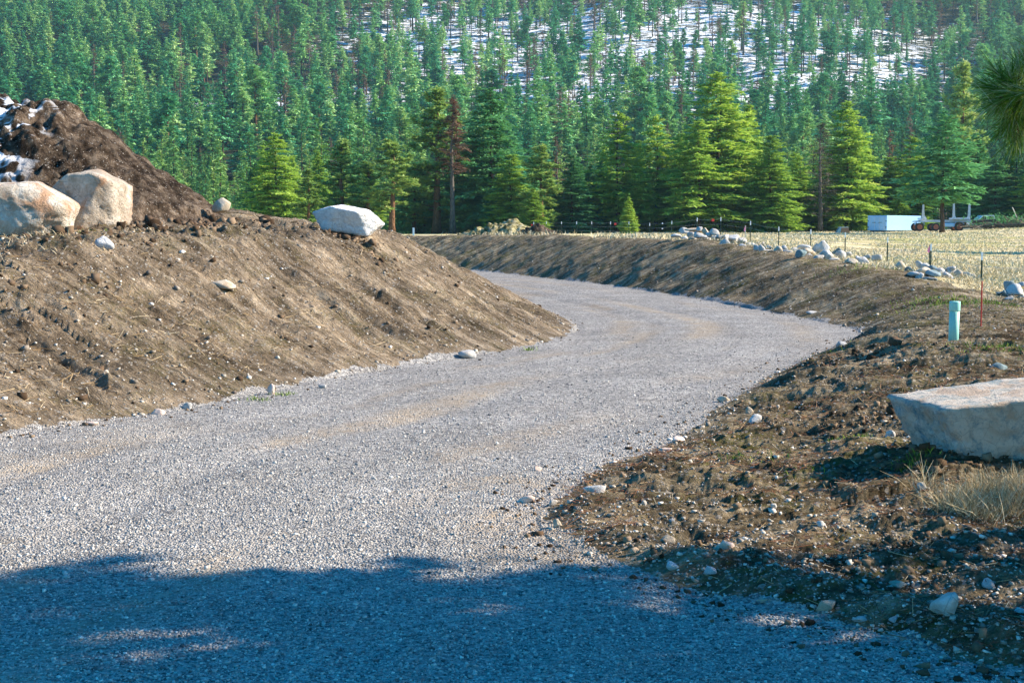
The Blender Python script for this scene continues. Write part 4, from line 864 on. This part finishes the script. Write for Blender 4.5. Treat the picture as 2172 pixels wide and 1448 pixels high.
# parked car (seen side-on, low body hidden by logs)
cxp, CY = vx(2078, 191.5), 191.5; czg = gz(cxp, CY); car = thing('parked_car', 'pale car with dark side windows parked right of the log trailer', 'car', (cxp, CY, czg), R(4))
body = [(-1.95, .32), (-1.98, .72), (-1.85, .98), (-.95, 1.08), (-.15, 1.66), (1.62, 1.70), (1.86, 1.05), (1.9, .4), (1.6, .3)]
zs = (vz(456, CY) - czg) / 1.72; xs_ = .86
body = [(a * xs_, b * zs) for a, b in body]
MB().prism(body, -.82, .82).build('body', M_CARW, car)
def win(pl, nm='window', y=-.835):
    mb = MB().prism([(a * xs_, b * zs) for a, b in pl], y, y + .03); mb.build(nm, M_GLASS, car); MB().prism([(a * xs_, b * zs) for a, b in pl], -y - .03, -y).build(nm, M_GLASS, car)
win([(-.72, 1.10), (-.10, 1.56), (.42, 1.58), (.42, 1.10)]); win([(.52, 1.10), (.52, 1.58), (1.50, 1.60), (1.68, 1.12)])
MB().add([(-.93 * xs_, -.7, 1.10 * zs + .015), (-.20 * xs_, -.62, 1.63 * zs + .015), (-.20 * xs_, .62, 1.63 * zs + .015), (-.93 * xs_, .7, 1.10 * zs + .015), (-.93 * xs_, -.7, 1.08 * zs), (-.20 * xs_, -.62, 1.60 * zs), (-.20 * xs_, .62, 1.60 * zs), (-.93 * xs_, .7, 1.08 * zs)],
         [(0, 1, 2, 3), (7, 6, 5, 4), (0, 4, 5, 1), (1, 5, 6, 2), (2, 6, 7, 3), (3, 7, 4, 0)]).build('windshield', M_BLUEG, car)
for x in (-1.2, 1.15):
    for y in (-.8, .8): wheel(car, x * xs_, y, .34, .34, .22)
for y in (-.6, .6): MB().box((-1.99 * xs_, y, .75 * zs), (.06, .25, .14), 0, .02).build('headlight', M_TIP, car)
MB().box((-.0, -.83, .55 * zs), (.9, .02, .03)).build('door_handle', M_DARKM, car)
# low canopy with slanted bluish window at the forest edge
kx, KY = vx(1783, 184), 184.; kz = P3(1783, 499, KY)[2]; cn = thing('truck_canopy', 'low tan canopy shell with a slanted bluish window, under the meadow-edge trees', 'canopy', (kx, KY, min(kz, gz(kx, KY) + .2)), R(-6))
MB().prism([(-.25, 0), (1.0, 0), (.78, .98), (-.12, 1.0)], -.8, .8).build('shell', M_BROWN, cn)
MB().prism([(-.95, 0), (-.27, 0), (-.14, 1.0), (-.38, .95)], -.8, .8).build('front_window', M_BLUEG, cn)
MB().prism([(-.40, 1.0), (.80, 1.0), (.76, 1.06), (-.34, 1.06)], -.82, .82).build('roof', M_TIP, cn)
# brush pile and logs on the right
M_STICK = mat_rnd('sticks', [(0, (.06, .045, .035)), (.5, (.18, .13, .09)), (1, (.46, .38, .30))]); M_LOG = mat_bark('log_bark', (.02, .025, .022), (.09, .09, .075))
def stickmesh(name, C, D, Ln, Wd, rnd, mat):
    d = unit(D); a = unit(np.cross(d, np.array([.13, .21, .97]))); b = np.cross(d, a); n = len(C)
    L = (Ln / 2)[:, None]; W = (Wd / 2)[:, None]
    V = np.stack([C - d * L + a * W, C - d * L - a * W * .5 + b * W * .87, C - d * L - a * W * .5 - b * W * .87, C + d * L + a * W * .6, C + d * L - a * W * .3 + b * W * .5, C + d * L - a * W * .3 - b * W * .5], 1).reshape(-1, 3)
    o = np.arange(n)[:, None] * 6; Fc = np.concatenate([o + np.array([0, 1, 4, 3]), o + np.array([1, 2, 5, 4]), o + np.array([2, 0, 3, 5])])
    return mesh_np(name, V, Fc, mat, face_attr=np.tile(rnd, 3))
g = np.random.default_rng(31)
bp = P3(2150, 474, 186); n = 900
rr = g.normal(0, 1, (n, 3)) * np.array([2.6, 1.0, .45]); rr[:, 2] = np.abs(rr[:, 2]) * (1 - .3 * np.abs(rr[:, 0]) / 3)
C_ = rr; D_ = unit(g.normal(0, 1, (n, 3)) * np.array([1, .6, .35])); bo = obj('brush_pile', stickmesh('brush_pile', C_, D_, g.uniform(.5, 2.6, n), g.uniform(.02, .09, n), g.random(n), M_STICK))
bo.location = (bp[0], 186, gz(bp[0], 186) + .1); tag(bo, 'tangled pile of cut branches at the right edge beside the pale car', 'brush pile')
n = 1600; q = g.normal(0, 1, (n, 3)) * np.array([2.0, .8, .6]); q[:, 2] = np.abs(q[:, 2]); V, Fc = sprays(g, q, unit(g.normal(0, 1, (n, 3))), np.full(n, .42), .1)
sp = obj('cut_greenery', mesh_np('cut_greenery', V, Fc, M_DFIR, face_attr=g.uniform(.3, .9, n)), bo); sp.location = (-1.2, 0, .1)
for pxa, pya, pxb, pyb, Y, r, lb in ((2062, 471, 2112, 467, 185, .2, 'dark fallen log lying in front of the pale car'), (2112, 478, 2200, 475, 184, .16, 'long dark log along the foot of the brush pile'), (2147, 440, 2157, 462, 186, .07, 'pale bare pole sticking up out of the brush pile'),
                                     (2090, 478, 2135, 476, 183.5, .12, 'short log on the grass before the brush pile')):
    a, b_ = P3(pxa, pya, Y), P3(pxb, pyb, Y); o = MB().tube([a * 0, (b_ - a) * .5 + np.array([0, 0, .04]), b_ - a], [r, r * .95, r * .8], 10).build('log', M_LOG if r > .1 else M_WOOD); o.location = a; tag(o, lb, 'log')

# ------------------------------------------------------------------ near pine with its branch in the top right corner
NEEDLE = mat_leaf('long_needles', [(0, (.03, .10, .015)), (.5, (.10, .22, .03)), (1, (.60, .62, .42))], (.30, .42, .05), .4, 0)
def needles(name, C, D, Ln, Wd, rnd, mat, droop=.12):
    n = len(C); d = unit(D); s = unit(np.cross(d, np.random.default_rng(3).normal(0, 1, (n, 3)))); L = Ln[:, None]; W = Wd[:, None] / 2
    dr = np.array([0, 0, -1.]) * droop * L; m1 = C + d * L * .5 + dr * .25; t = C + d * L + dr
    V = np.stack([C + s * W, C - s * W, m1 - s * W, m1 + s * W, t - s * W * .2, t + s * W * .2], 1).reshape(-1, 3); o = np.arange(n)[:, None] * 6
    return mesh_np(name, V, np.concatenate([o + np.array([0, 1, 2, 3]), o + np.array([3, 2, 4, 5])]), mat, face_attr=np.tile(rnd, 2))
g = np.random.default_rng(77)
TX, TY, TH = 7.3, 8.0, 13.0; tz = gz(TX, TY)
pine = thing('pine_tree', 'near long-needled pine, one branch hanging into the top right corner', 'tree', (TX, TY, tz))
allt = []; mbT = MB(); mbT.tube([(0, 0, -.3), (.05, 0, 2), (-.02, .05, 5), (.05, 0, 9), (0, 0, TH)], [.30, .24, .19, .12, .03], 12)
tips = []
for i in range(86):
    t = (i + g.uniform(0, 1)) / 86; z = 2.3 + (TH - 2.5) * t; L = 3.5 * (1 - t) ** .62 * g.uniform(.7, 1.1) + .3; az = g.uniform(0, 2 * PI); el = g.normal(.1, .12) + .3 * t
    dv = np.array([math.cos(az) * math.cos(el), math.sin(az) * math.cos(el), math.sin(el)])
    def outside(p, m=.30): return (TX + p[0] - m) / max(TY + p[1], .5) > .375 or (tz + p[2] + -.35 - CAMZ) / max(TY + p[1], .5) > .175
    while L > .4 and not outside(np.array([0, 0, z]) + dv * L): L *= .85
    if not outside(np.array([0, 0, z]) + dv * L): continue
    e = np.array([0, 0, z]) + dv * L; mbT.tube([(0, 0, z), e * .5 + np.array([0, 0, z * .5 - .04 * L]), e], [.05, .03, .012], 5, False)
    for m in range(int(5 + L * 7)):
        s = g.uniform(.3, 1.02); c = np.array([0, 0, z]) + dv * L * s; off = g.normal(0, .28, 3) * np.array([1, 1, .6]) * (.4 + L * .3); tp = c + off
        if not outside(tp): continue
        rel = tp + np.array([TX, TY, tz]) - P3(2160, 200, 9.1); sd_ = np.array(sun_dir); al = rel @ sd_
        if al > -.3 and np.linalg.norm(rel - al * sd_) < .5: continue
        mbT.tube([c, tp], [.012, .006], 4, False); tips.append((tp, unit(off + dv * .5), 0)); allt.append(tips[-1])
# the branch in view
bpt = [P3(px, py, Y) - np.array([TX, TY, tz]) for px, py, Y in ((2420, 250, 9.9), (2300, 235, 9.6), (2200, 222, 9.3), (2150, 205, 9.15), (2128, 196, 9.05))]
mbB = MB(); mbB.tube([(0, 0, bpt[0][2] - .1)] + bpt, [.05, .035, .026, .02, .014, .008], 6)
for px, py, Y, dx, dz in ((2138, 196, 9.05, -1, .1), (2150, 180, 9.1, -.6, 1), (2165, 150, 9.1, -.2, 1), (2185, 120, 9.2, .1, 1), (2165, 215, 9.1, -.9, -.5), (2185, 235, 9.2, -.6, -.9), (2210, 205, 9.3, -.3, .6), (2195, 260, 9.3, -.6, -.8), (2112, 190, 9.05, -1, .2), (2118, 215, 9.0, -1, -.5), (2125, 165, 9.1, -.8, .8), (2150, 240, 9.1, -.8, -.8), (2140, 262, 9.2, -.8, -.9), (2160, 285, 9.2, -.6, -1),
                          (2160, 200, 8.9, -.9, -.2), (2150, 212, 9.2, -1, -.5), (2205, 285, 9.4, -.7, -.7), (2150, 190, 9.25, -.9, .5)):
    tp = P3(px, py, Y) - np.array([TX, TY, tz]); tips.append((tp, unit(np.array([dx, g.uniform(-.3, .3), dz])), 1)); j = min(range(1, 5), key=lambda q: np.linalg.norm(bpt[q] - tp)); mbB.tube([bpt[j], tp], [.012, .006], 5, False)
mbT.build('trunk', M_PBARK, pine, True); mbB.build('branch', M_PBARK, pine, True)
for hi, nm in ((0, 'crown'), (1, 'needle_tuft')):
    C, D, Ln, Wd = [], [], [], []
    for tp, dv, h in tips:
        if h != hi: continue
        n = 130 if hi else 110
        s = g.uniform(-.16, .05, n)[:, None]; C.append(tp + dv * s); q = unit(g.normal(0, .62, (n, 3)) + dv * .9); D.append(q); Ln.append(g.uniform(.15, .25, n) * (1.0 if hi else 1.15)); Wd.append(np.full(n, .0045 if hi else .027))
    C, D, Ln, Wd = map(np.concatenate, (C, D, Ln, Wd)); cro = obj(nm, needles(nm, C, D, Ln, Wd, np.clip(g.normal(.5, .22, len(C)), 0, 1), NEEDLE), pine)
    if hi == 0:
        pine2 = thing('pine_tree', 'second pine beyond the right picture edge, its shadow on the road', 'tree', (12.8, 8.4, gz(12.8, 8.4)), R(-15)); pine2.scale = (1.2, 1.3, 1.55)
        Mx = Matrix.LocRotScale(Vector((12.8, 8.4, gz(12.8, 8.4))), Matrix.Rotation(R(-15), 3, 'Z'), Vector((1.2, 1.3, 1.55))); keep2 = []
        for tp, dv, h in allt:
            rel = np.array(Mx @ Vector(tp)) - P3(2160, 200, 9.1); al = rel @ np.array(sun_dir)
            wz = rel[2] + P3(2160, 200, 9.1)[2]; wy = rel[1] + 9.1; keep2.append(np.linalg.norm(rel - al * np.array(sun_dir)) > .28 and (wz > 7.3 or wy < 9.3 + .35 * (wz - 5)))
        km = np.repeat(keep2, 110); obj('crown', needles('crown', C[km], D[km], Ln[km], Wd[km], np.clip(g.normal(.5, .22, int(km.sum())), 0, 1), NEEDLE), pine2); obj('trunk', [c for c in COL.objects if c.parent == pine and c.name.startswith('trunk')][0].data, pine2)

# ------------------------------------------------------------------ loose stuff: gravel, clods, pebbles, straw, grass
CUBE = np.array([(i, j, k) for i in (-1, 1) for j in (-1, 1) for k in (-1, 1)], float); CF = np.array([(0, 1, 3, 2), (4, 6, 7, 5), (0, 4, 5, 1), (2, 3, 7, 6), (0, 2, 6, 4), (1, 5, 7, 3)])
def pebbles(name, X, Y, Z, size, rnd, mat, label, g, flat=.6, cat='gravel', sink=.3):
    n = len(X); V = CUBE[None] * (1 + g.uniform(-.45, .25, (n, 8, 3))); V = V * np.stack([g.uniform(.7, 1.2, n), g.uniform(.6, 1.1, n), g.uniform(flat * .6, flat * 1.2, n)], 1)[:, None, :]
    V = V * (size / 2)[:, None, None] * .75
    a = g.uniform(0, 2 * PI, n); t = g.uniform(-.6, .6, n); ca, sa, ct, st = np.cos(a), np.sin(a), np.cos(t), np.sin(t)
    x, y, z = V[..., 0], V[..., 1], V[..., 2]; x, z = x * ct[:, None] + z * st[:, None], -x * st[:, None] + z * ct[:, None]; x, y = x * ca[:, None] - y * sa[:, None], x * sa[:, None] + y * ca[:, None]
    V = np.stack([x + X[:, None], y + Y[:, None], z + (Z + size * flat * (.5 - sink))[:, None]], -1).reshape(-1, 3)
    Fc = (np.arange(n)[:, None, None] * 8 + CF[None]).reshape(-1, 4)
    return tag(obj(name, mesh_np(name, V, Fc, mat, False, face_attr=np.repeat(rnd, 6))), label, cat, kind='stuff')
M_PEB = mat_rnd('gravel_stones', [(0, (.09, .09, .09)), (.3, (.25, .24, .23)), (.6, (.43, .41, .375)), (.85, (.59, .54, .475)), (1, (.80, .75, .67))], .85)
M_BPEB = mat_rnd('bank_pebbles', [(0, (.13, .10, .08)), (.5, (.30, .26, .21)), (.85, (.50, .45, .38)), (1, (.72, .67, .60))], .85)
M_CLOD = mat_rnd('soil_clods', [(0, (.03, .018, .01)), (.5, (.10, .065, .04)), (1, (.24, .17, .11))], 1)
M_STRAW = mat_rnd('dry_straw', [(0, (.14, .075, .03)), (.5, (.40, .27, .13)), (1, (.72, .58, .38))], .8); M_RNEED = mat_rnd('fallen_needles', [(0, (.09, .03, .015)), (.6, (.28, .12, .06)), (1, (.45, .26, .14))], .8)
def pick(n, y0, y1, u0, u1, power=1.0):
    t = g.random(n); Y = y0 * (y1 / y0) ** (t ** power); return g.uniform(u0, u1, n) * Y, Y
def place(n, y0, y1, u0, u1, zone, cond=None, power=1.0):
    X, Y = pick(n, y0, y1, u0, u1, power); Z, (l, r, rd), dl, dr, sl2, sr2 = terrain(X, Y); m = {'l': l, 'r': r, 'road': rd}[zone]
    if cond is not None: m = m & cond(X, Y, dl, dr)
    return X[m], Y[m], Z[m], dl[m], dr[m], sl2[m], sr2[m]
X, Y, Z, dl, dr, _, _ = place(270000, 7.2, 34, -.42, .42, 'road', lambda x, y, a, b: g.random(len(x)) < np.clip(1.15 - (y - 7) / 25, .05, 1) * (1 - .86 * dust(x, y, nearest(LD, LS, x, y)[1], a)))
pebbles('gravel', X, Y, Z, np.clip(g.gamma(4, .0032, len(X)), .006, .045) * np.interp(Y, [7, 30], [.95, 1.4]), np.clip(g.normal(.5, .22, len(X)), 0, 1), M_PEB, 'loose crushed grey gravel covering the near part of the road', g)
X, Y, Z, dl, dr, _, _ = place(70000, 9, 75, -.45, .45, 'l', lambda x, y, a, b: (a < 7.5) & (g.random(len(x)) < .55 + .5 * (a < .6)))
pebbles('pebbles', X, Y, Z, np.clip(g.gamma(1.5, .017, len(X)), .010, .14) * np.interp(Y, [10, 40], [.9, 1.3]), g.random(len(X)), M_BPEB, 'pale pebbles scattered over the left earth bank', g, cat='pebbles', sink=.42)
X, Y, Z, dl, dr, _, _ = place(190000, 7.5, 90, -.3, .45, 'r', lambda x, y, a, b: (b < 6) & (g.random(len(x)) < np.clip(.34 + 1.1 * np.exp(-b / .4) + .5 * (y < 12.5), 0, 1)))
pebbles('pebbles', X, Y, Z, np.clip(g.gamma(1.35, .012, len(X)), .007, .09) * np.interp(Y, [8, 40], [.8, 1.4]), g.random(len(X)), M_BPEB, 'pebbles and stones strewn on the right earth bank and its road edge', g, cat='pebbles', sink=.38)
X, Y, Z, dl, dr, _, _ = place(20000, 14, 60, -.45, .2, 'l', lambda x, y, a, b: (a > .3) & (g.random(len(x)) < np.clip(.15 + .9 * np.exp(-((a - 5.8) / 1.3) ** 2), 0, 1)))
pebbles('soil_clods', X, Y, Z, np.clip(g.gamma(1.4, .028, len(X)), .02, .2), g.random(len(X)), M_CLOD, 'dark soil clods on the left bank, thickest along its crest', g, .8, 'soil clods', .35)
X, Y, Z, dl, dr, _, _ = place(16000, 8, 60, -.2, .45, 'r', lambda x, y, a, b: (b > .2) & (b < 8) & (fbm(x * .9, y * .9, 3) > .05))
pebbles('soil_clods', X, Y, Z, np.clip(g.gamma(1.4, .018, len(X)), .012, .12), g.random(len(X)), M_CLOD, 'dark soil clods on the right bank', g, .8, 'soil clods', .35)
X, Y, Z = [], [], []
for px, py, Y0, n, sp, smax in ((700, 490, 32.6, 60, .35, .3), (755, 495, 32.4, 60, .4, .3), (440, 455, 35, 120, .8, .35), (500, 480, 33.5, 120, .8, .32), (560, 492, 33, 60, .6, .3), (420, 500, 30, 60, .7, .25), (300, 480, 30, 80, .7, .3), (250, 520, 27.5, 80, .7, .22), (60, 535, 26, 60, .8, .25),
                              (2080, 985, 13.0, 160, .35, .16), (1830, 880, 16.5, 120, .35, .14), (1800, 800, 24, 120, .5, .2), (1890, 845, 17.2, 60, .4, .14)):
    c = P3(px, py, Y0); X.append(c[0] + g.normal(0, sp, n)); Y.append(Y0 + g.normal(0, sp, n)); Z.append(np.clip(g.gamma(1.6, smax / 5, n), .03, smax))
X, Y, SZ = np.concatenate(X), np.concatenate(Y), np.concatenate(Z); pebbles('soil_clods', X, Y, terrain(X, Y)[0], SZ, g.random(len(X)), M_CLOD, 'big dark clods heaped round the boulders and along the crests', g, .85, 'soil clods', .3)
X, Y, Z, dl, dr, _, _ = place(60000, 7.5, 60, -.45, .45, 'road', lambda x, y, a, b: (np.minimum(a, b) < .55) & (g.random(len(x)) < np.exp(-np.minimum(a, b) / .22)))
pebbles('soil_clods', X, Y, Z, np.clip(g.gamma(1.4, .016, len(X)), .008, .09), g.random(len(X)), M_CLOD, 'crumbled soil spilled onto the edges of the gravel road', g, .7, 'soil clods', .35)
# straw and needle litter
def litter(name, X, Y, Z, ln, wd, mat, label, lift=.02, up=.25):
    n = len(X); D = np.stack([g.normal(0, 1, n), g.normal(0, 1, n), g.normal(0, up, n)], 1); o = obj(name, stickmesh(name, np.stack([X, Y, Z + lift], 1), D, ln, wd, g.random(n), mat)); return tag(o, label, 'litter', kind='stuff')
X, Y, Z, *_ = place(15000, 7.5, 26, .0, .45, 'r', lambda x, y, a, b: (b > .15) & (fbm(x * .7 + 5, y * .7, 4) > -.05))
litter('needle_litter', X, Y, Z, g.uniform(.05, .17, len(X)), g.uniform(.002, .005, len(X)) * np.interp(Y, [8, 25], [1, 2]), M_RNEED, 'brown pine needles and twigs fallen on the near right bank', .018)
X, Y, Z, *_ = place(5000, 7.5, 40, -.45, .45, 'r', lambda x, y, a, b: (b > .1) & (b < 9)); litter('straw', X, Y, Z, g.uniform(.04, .18, len(X)), g.uniform(.003, .007, len(X)) * np.interp(Y, [8, 40], [1, 2.5]), M_STRAW, 'broken straw and bark bits on the right bank', .022, .35)
X, Y, Z, *_ = place(12000, 14, 50, -.45, .2, 'l', lambda x, y, a, b: (a > .3) & (a < 9) & (fbm(x * .6 + 2, y * .6, 4) > .0)); litter('straw', X, Y, Z, g.uniform(.08, .35, len(X)), g.uniform(.005, .012, len(X)), M_STRAW, 'dry straw and rootlets lying on the left bank', .02, .3)
def grass(name, X, Y, Z, h, mat, label, cat='grass', lean=.35, wd=.006, parent=None, kind='stuff'):
    n = len(X); D = np.stack([g.normal(0, lean, n), g.normal(0, lean, n), np.ones(n)], 1); me = needles(name, np.stack([X, Y, Z - .01], 1), D, h, np.broadcast_to(wd, (n,)) * 1.0, g.random(n), mat, .28)
    o = obj(name, me, parent); return tag(o, label, cat, kind=kind)
M_DRYG = mat_rnd('dry_grass', [(0, (.20, .14, .06)), (.5, (.46, .36, .20)), (1, (.78, .68, .48))], .7); M_GRN = mat_rnd('green_grass', [(0, (.05, .10, .01)), (.6, (.16, .26, .02)), (1, (.36, .45, .06))], .7)
M_PALEG = mat_rnd('meadow_straw', [(0, (.38, .30, .16)), (.5, (.56, .46, .28)), (1, (.80, .70, .50))], .8)
# clumps of stems are drawn as bundles: many starts jittered round each clump centre
def clump(cx, cy, n, r): return cx + g.normal(0, r, n), cy + g.normal(0, r, n)
tu = P3(2100, 1085, 11.9); X, Y = [], []
for k in range(34):
    a, b_ = clump(tu[0] + g.uniform(-.42, .62), tu[1] + g.uniform(-.28, .5), 90, .06); X.append(a); Y.append(b_)
X, Y = np.concatenate(X), np.concatenate(Y); Z = terrain(X, Y)[0]
grass('dry_grass_tuft', X, Y, Z, g.uniform(.16, .48, len(X)), M_DRYG, 'tuft of long pale dry grass in front of the big slab boulder', 'grass', .5, .0035, kind='thing')
X, Y = [], []
for px, py, Y0, m, r in ((1780, 972, 15.3, 260, .10), (1810, 968, 15.5, 200, .08), (1640, 990, 14.8, 60, .12), (1940, 1030, 13.0, 160, .12), (1560, 1000, 14.9, 60, .08), (1700, 1040, 13.4, 60, .12), (2100, 735, 22, 240, .4), (2000, 610, 37, 300, .7), (2060, 620, 36, 500, .8), (2130, 745, 21.5, 300, .35),
                         (1830, 565, 46, 300, .8), (550, 848, 21.2, 60, .08), (600, 830, 21.8, 60, .08), (1120, 735, 29.8, 40, .1), (1780, 760, 27, 90, .3), (190, 610, 27, 60, .3)):
    c = P3(px, py, Y0); a, b_ = clump(c[0], Y0, m, r); X.append(a); Y.append(b_)
X, Y = np.concatenate(X), np.concatenate(Y); Z = terrain(X, Y)[0]
grass('green_grass', X, Y, Z, g.uniform(.04, .12, len(X)) * np.interp(Y, [12, 40], [.9, 1.8]), M_GRN, 'fresh green grass sprouts on the banks', 'grass', .4, np.interp(Y, [12, 40], [.005, .014]))
X, Y, Z, *_ = place(30000, 18, 60, .2, .45, 'r', lambda x, y, a, b: (b > 4.2) & (fbm(x * .5, y * .5, 3) > -.15) & (y > 19)); 
grass('dry_bank_grass', X, Y, Z, g.uniform(.08, .26, len(X)), M_DRYG, 'dry pale grass behind the pipe on the right bank top', 'grass', .55, .009)
X, Y, Z, *_ = place(75000, 40, 200, .06, .46, 'r', lambda x, y, a, b: (b > 5) & (fbm(x * .25, y * .12, 4) > -.25)); 
grass('meadow_grass', X, Y, Z, g.uniform(.10, .34, len(X)), M_PALEG, 'short dry straw-coloured meadow grass', 'grass', .6, np.interp(Y, [40, 200], [.02, .07]))
X, Y, Z, *_ = place(16000, 60, 150, -.05, .2, 'r', lambda x, y, a, b: (b > 4.6) & (b < 9) & (fbm(x * .6, y * .6, 3) > .0)); 
grass('crest_grass', X, Y, Z, g.uniform(.2, .65, len(X)), M_PALEG, 'tall dry grass along the crest of the far bank below the fence', 'grass', .4, .03)
X, Y = [], []
for px, py, Y0, m, r in ((60, 522, 25.6, 160, .6), (150, 512, 26.4, 120, .6), (20, 560, 24.4, 160, .7), (300, 505, 28, 120, .3), (90, 545, 25, 240, .5), (520, 520, 31, 120, .4)):
    c = P3(px, py, Y0); a, b_ = clump(c[0], Y0, m, r); X.append(a); Y.append(b_)
X, Y = np.concatenate(X), np.concatenate(Y); Z = terrain(X, Y)[0]
grass('dry_grass', X, Y, Z, g.uniform(.06, .22, len(X)), M_DRYG, 'flattened dry grass under the two boulders on the left', 'grass', .9, .008)
# ------------------------------------------------------------------ haze
HZM = bpy.data.materials.new('haze'); HZM.use_nodes = True; nt = HZM.node_tree; nt.nodes.clear(); out = nt.nodes.new('ShaderNodeOutputMaterial')
pv_ = nt.nodes.new('ShaderNodeVolumePrincipled'); pv_.inputs['Color'].default_value = (.55, .86, 1, 1); pv_.inputs['Density'].default_value = .00010; pv_.inputs['Anisotropy'].default_value = .3
nt.links.new(pv_.outputs[0], out.inputs['Volume'])
hz = MB().box((0, 610, 172), (3460, 1420, 356)).build('haze', HZM); tag(hz, 'thin bluish air haze between the road and the far hillside', 'haze', kind='stuff')
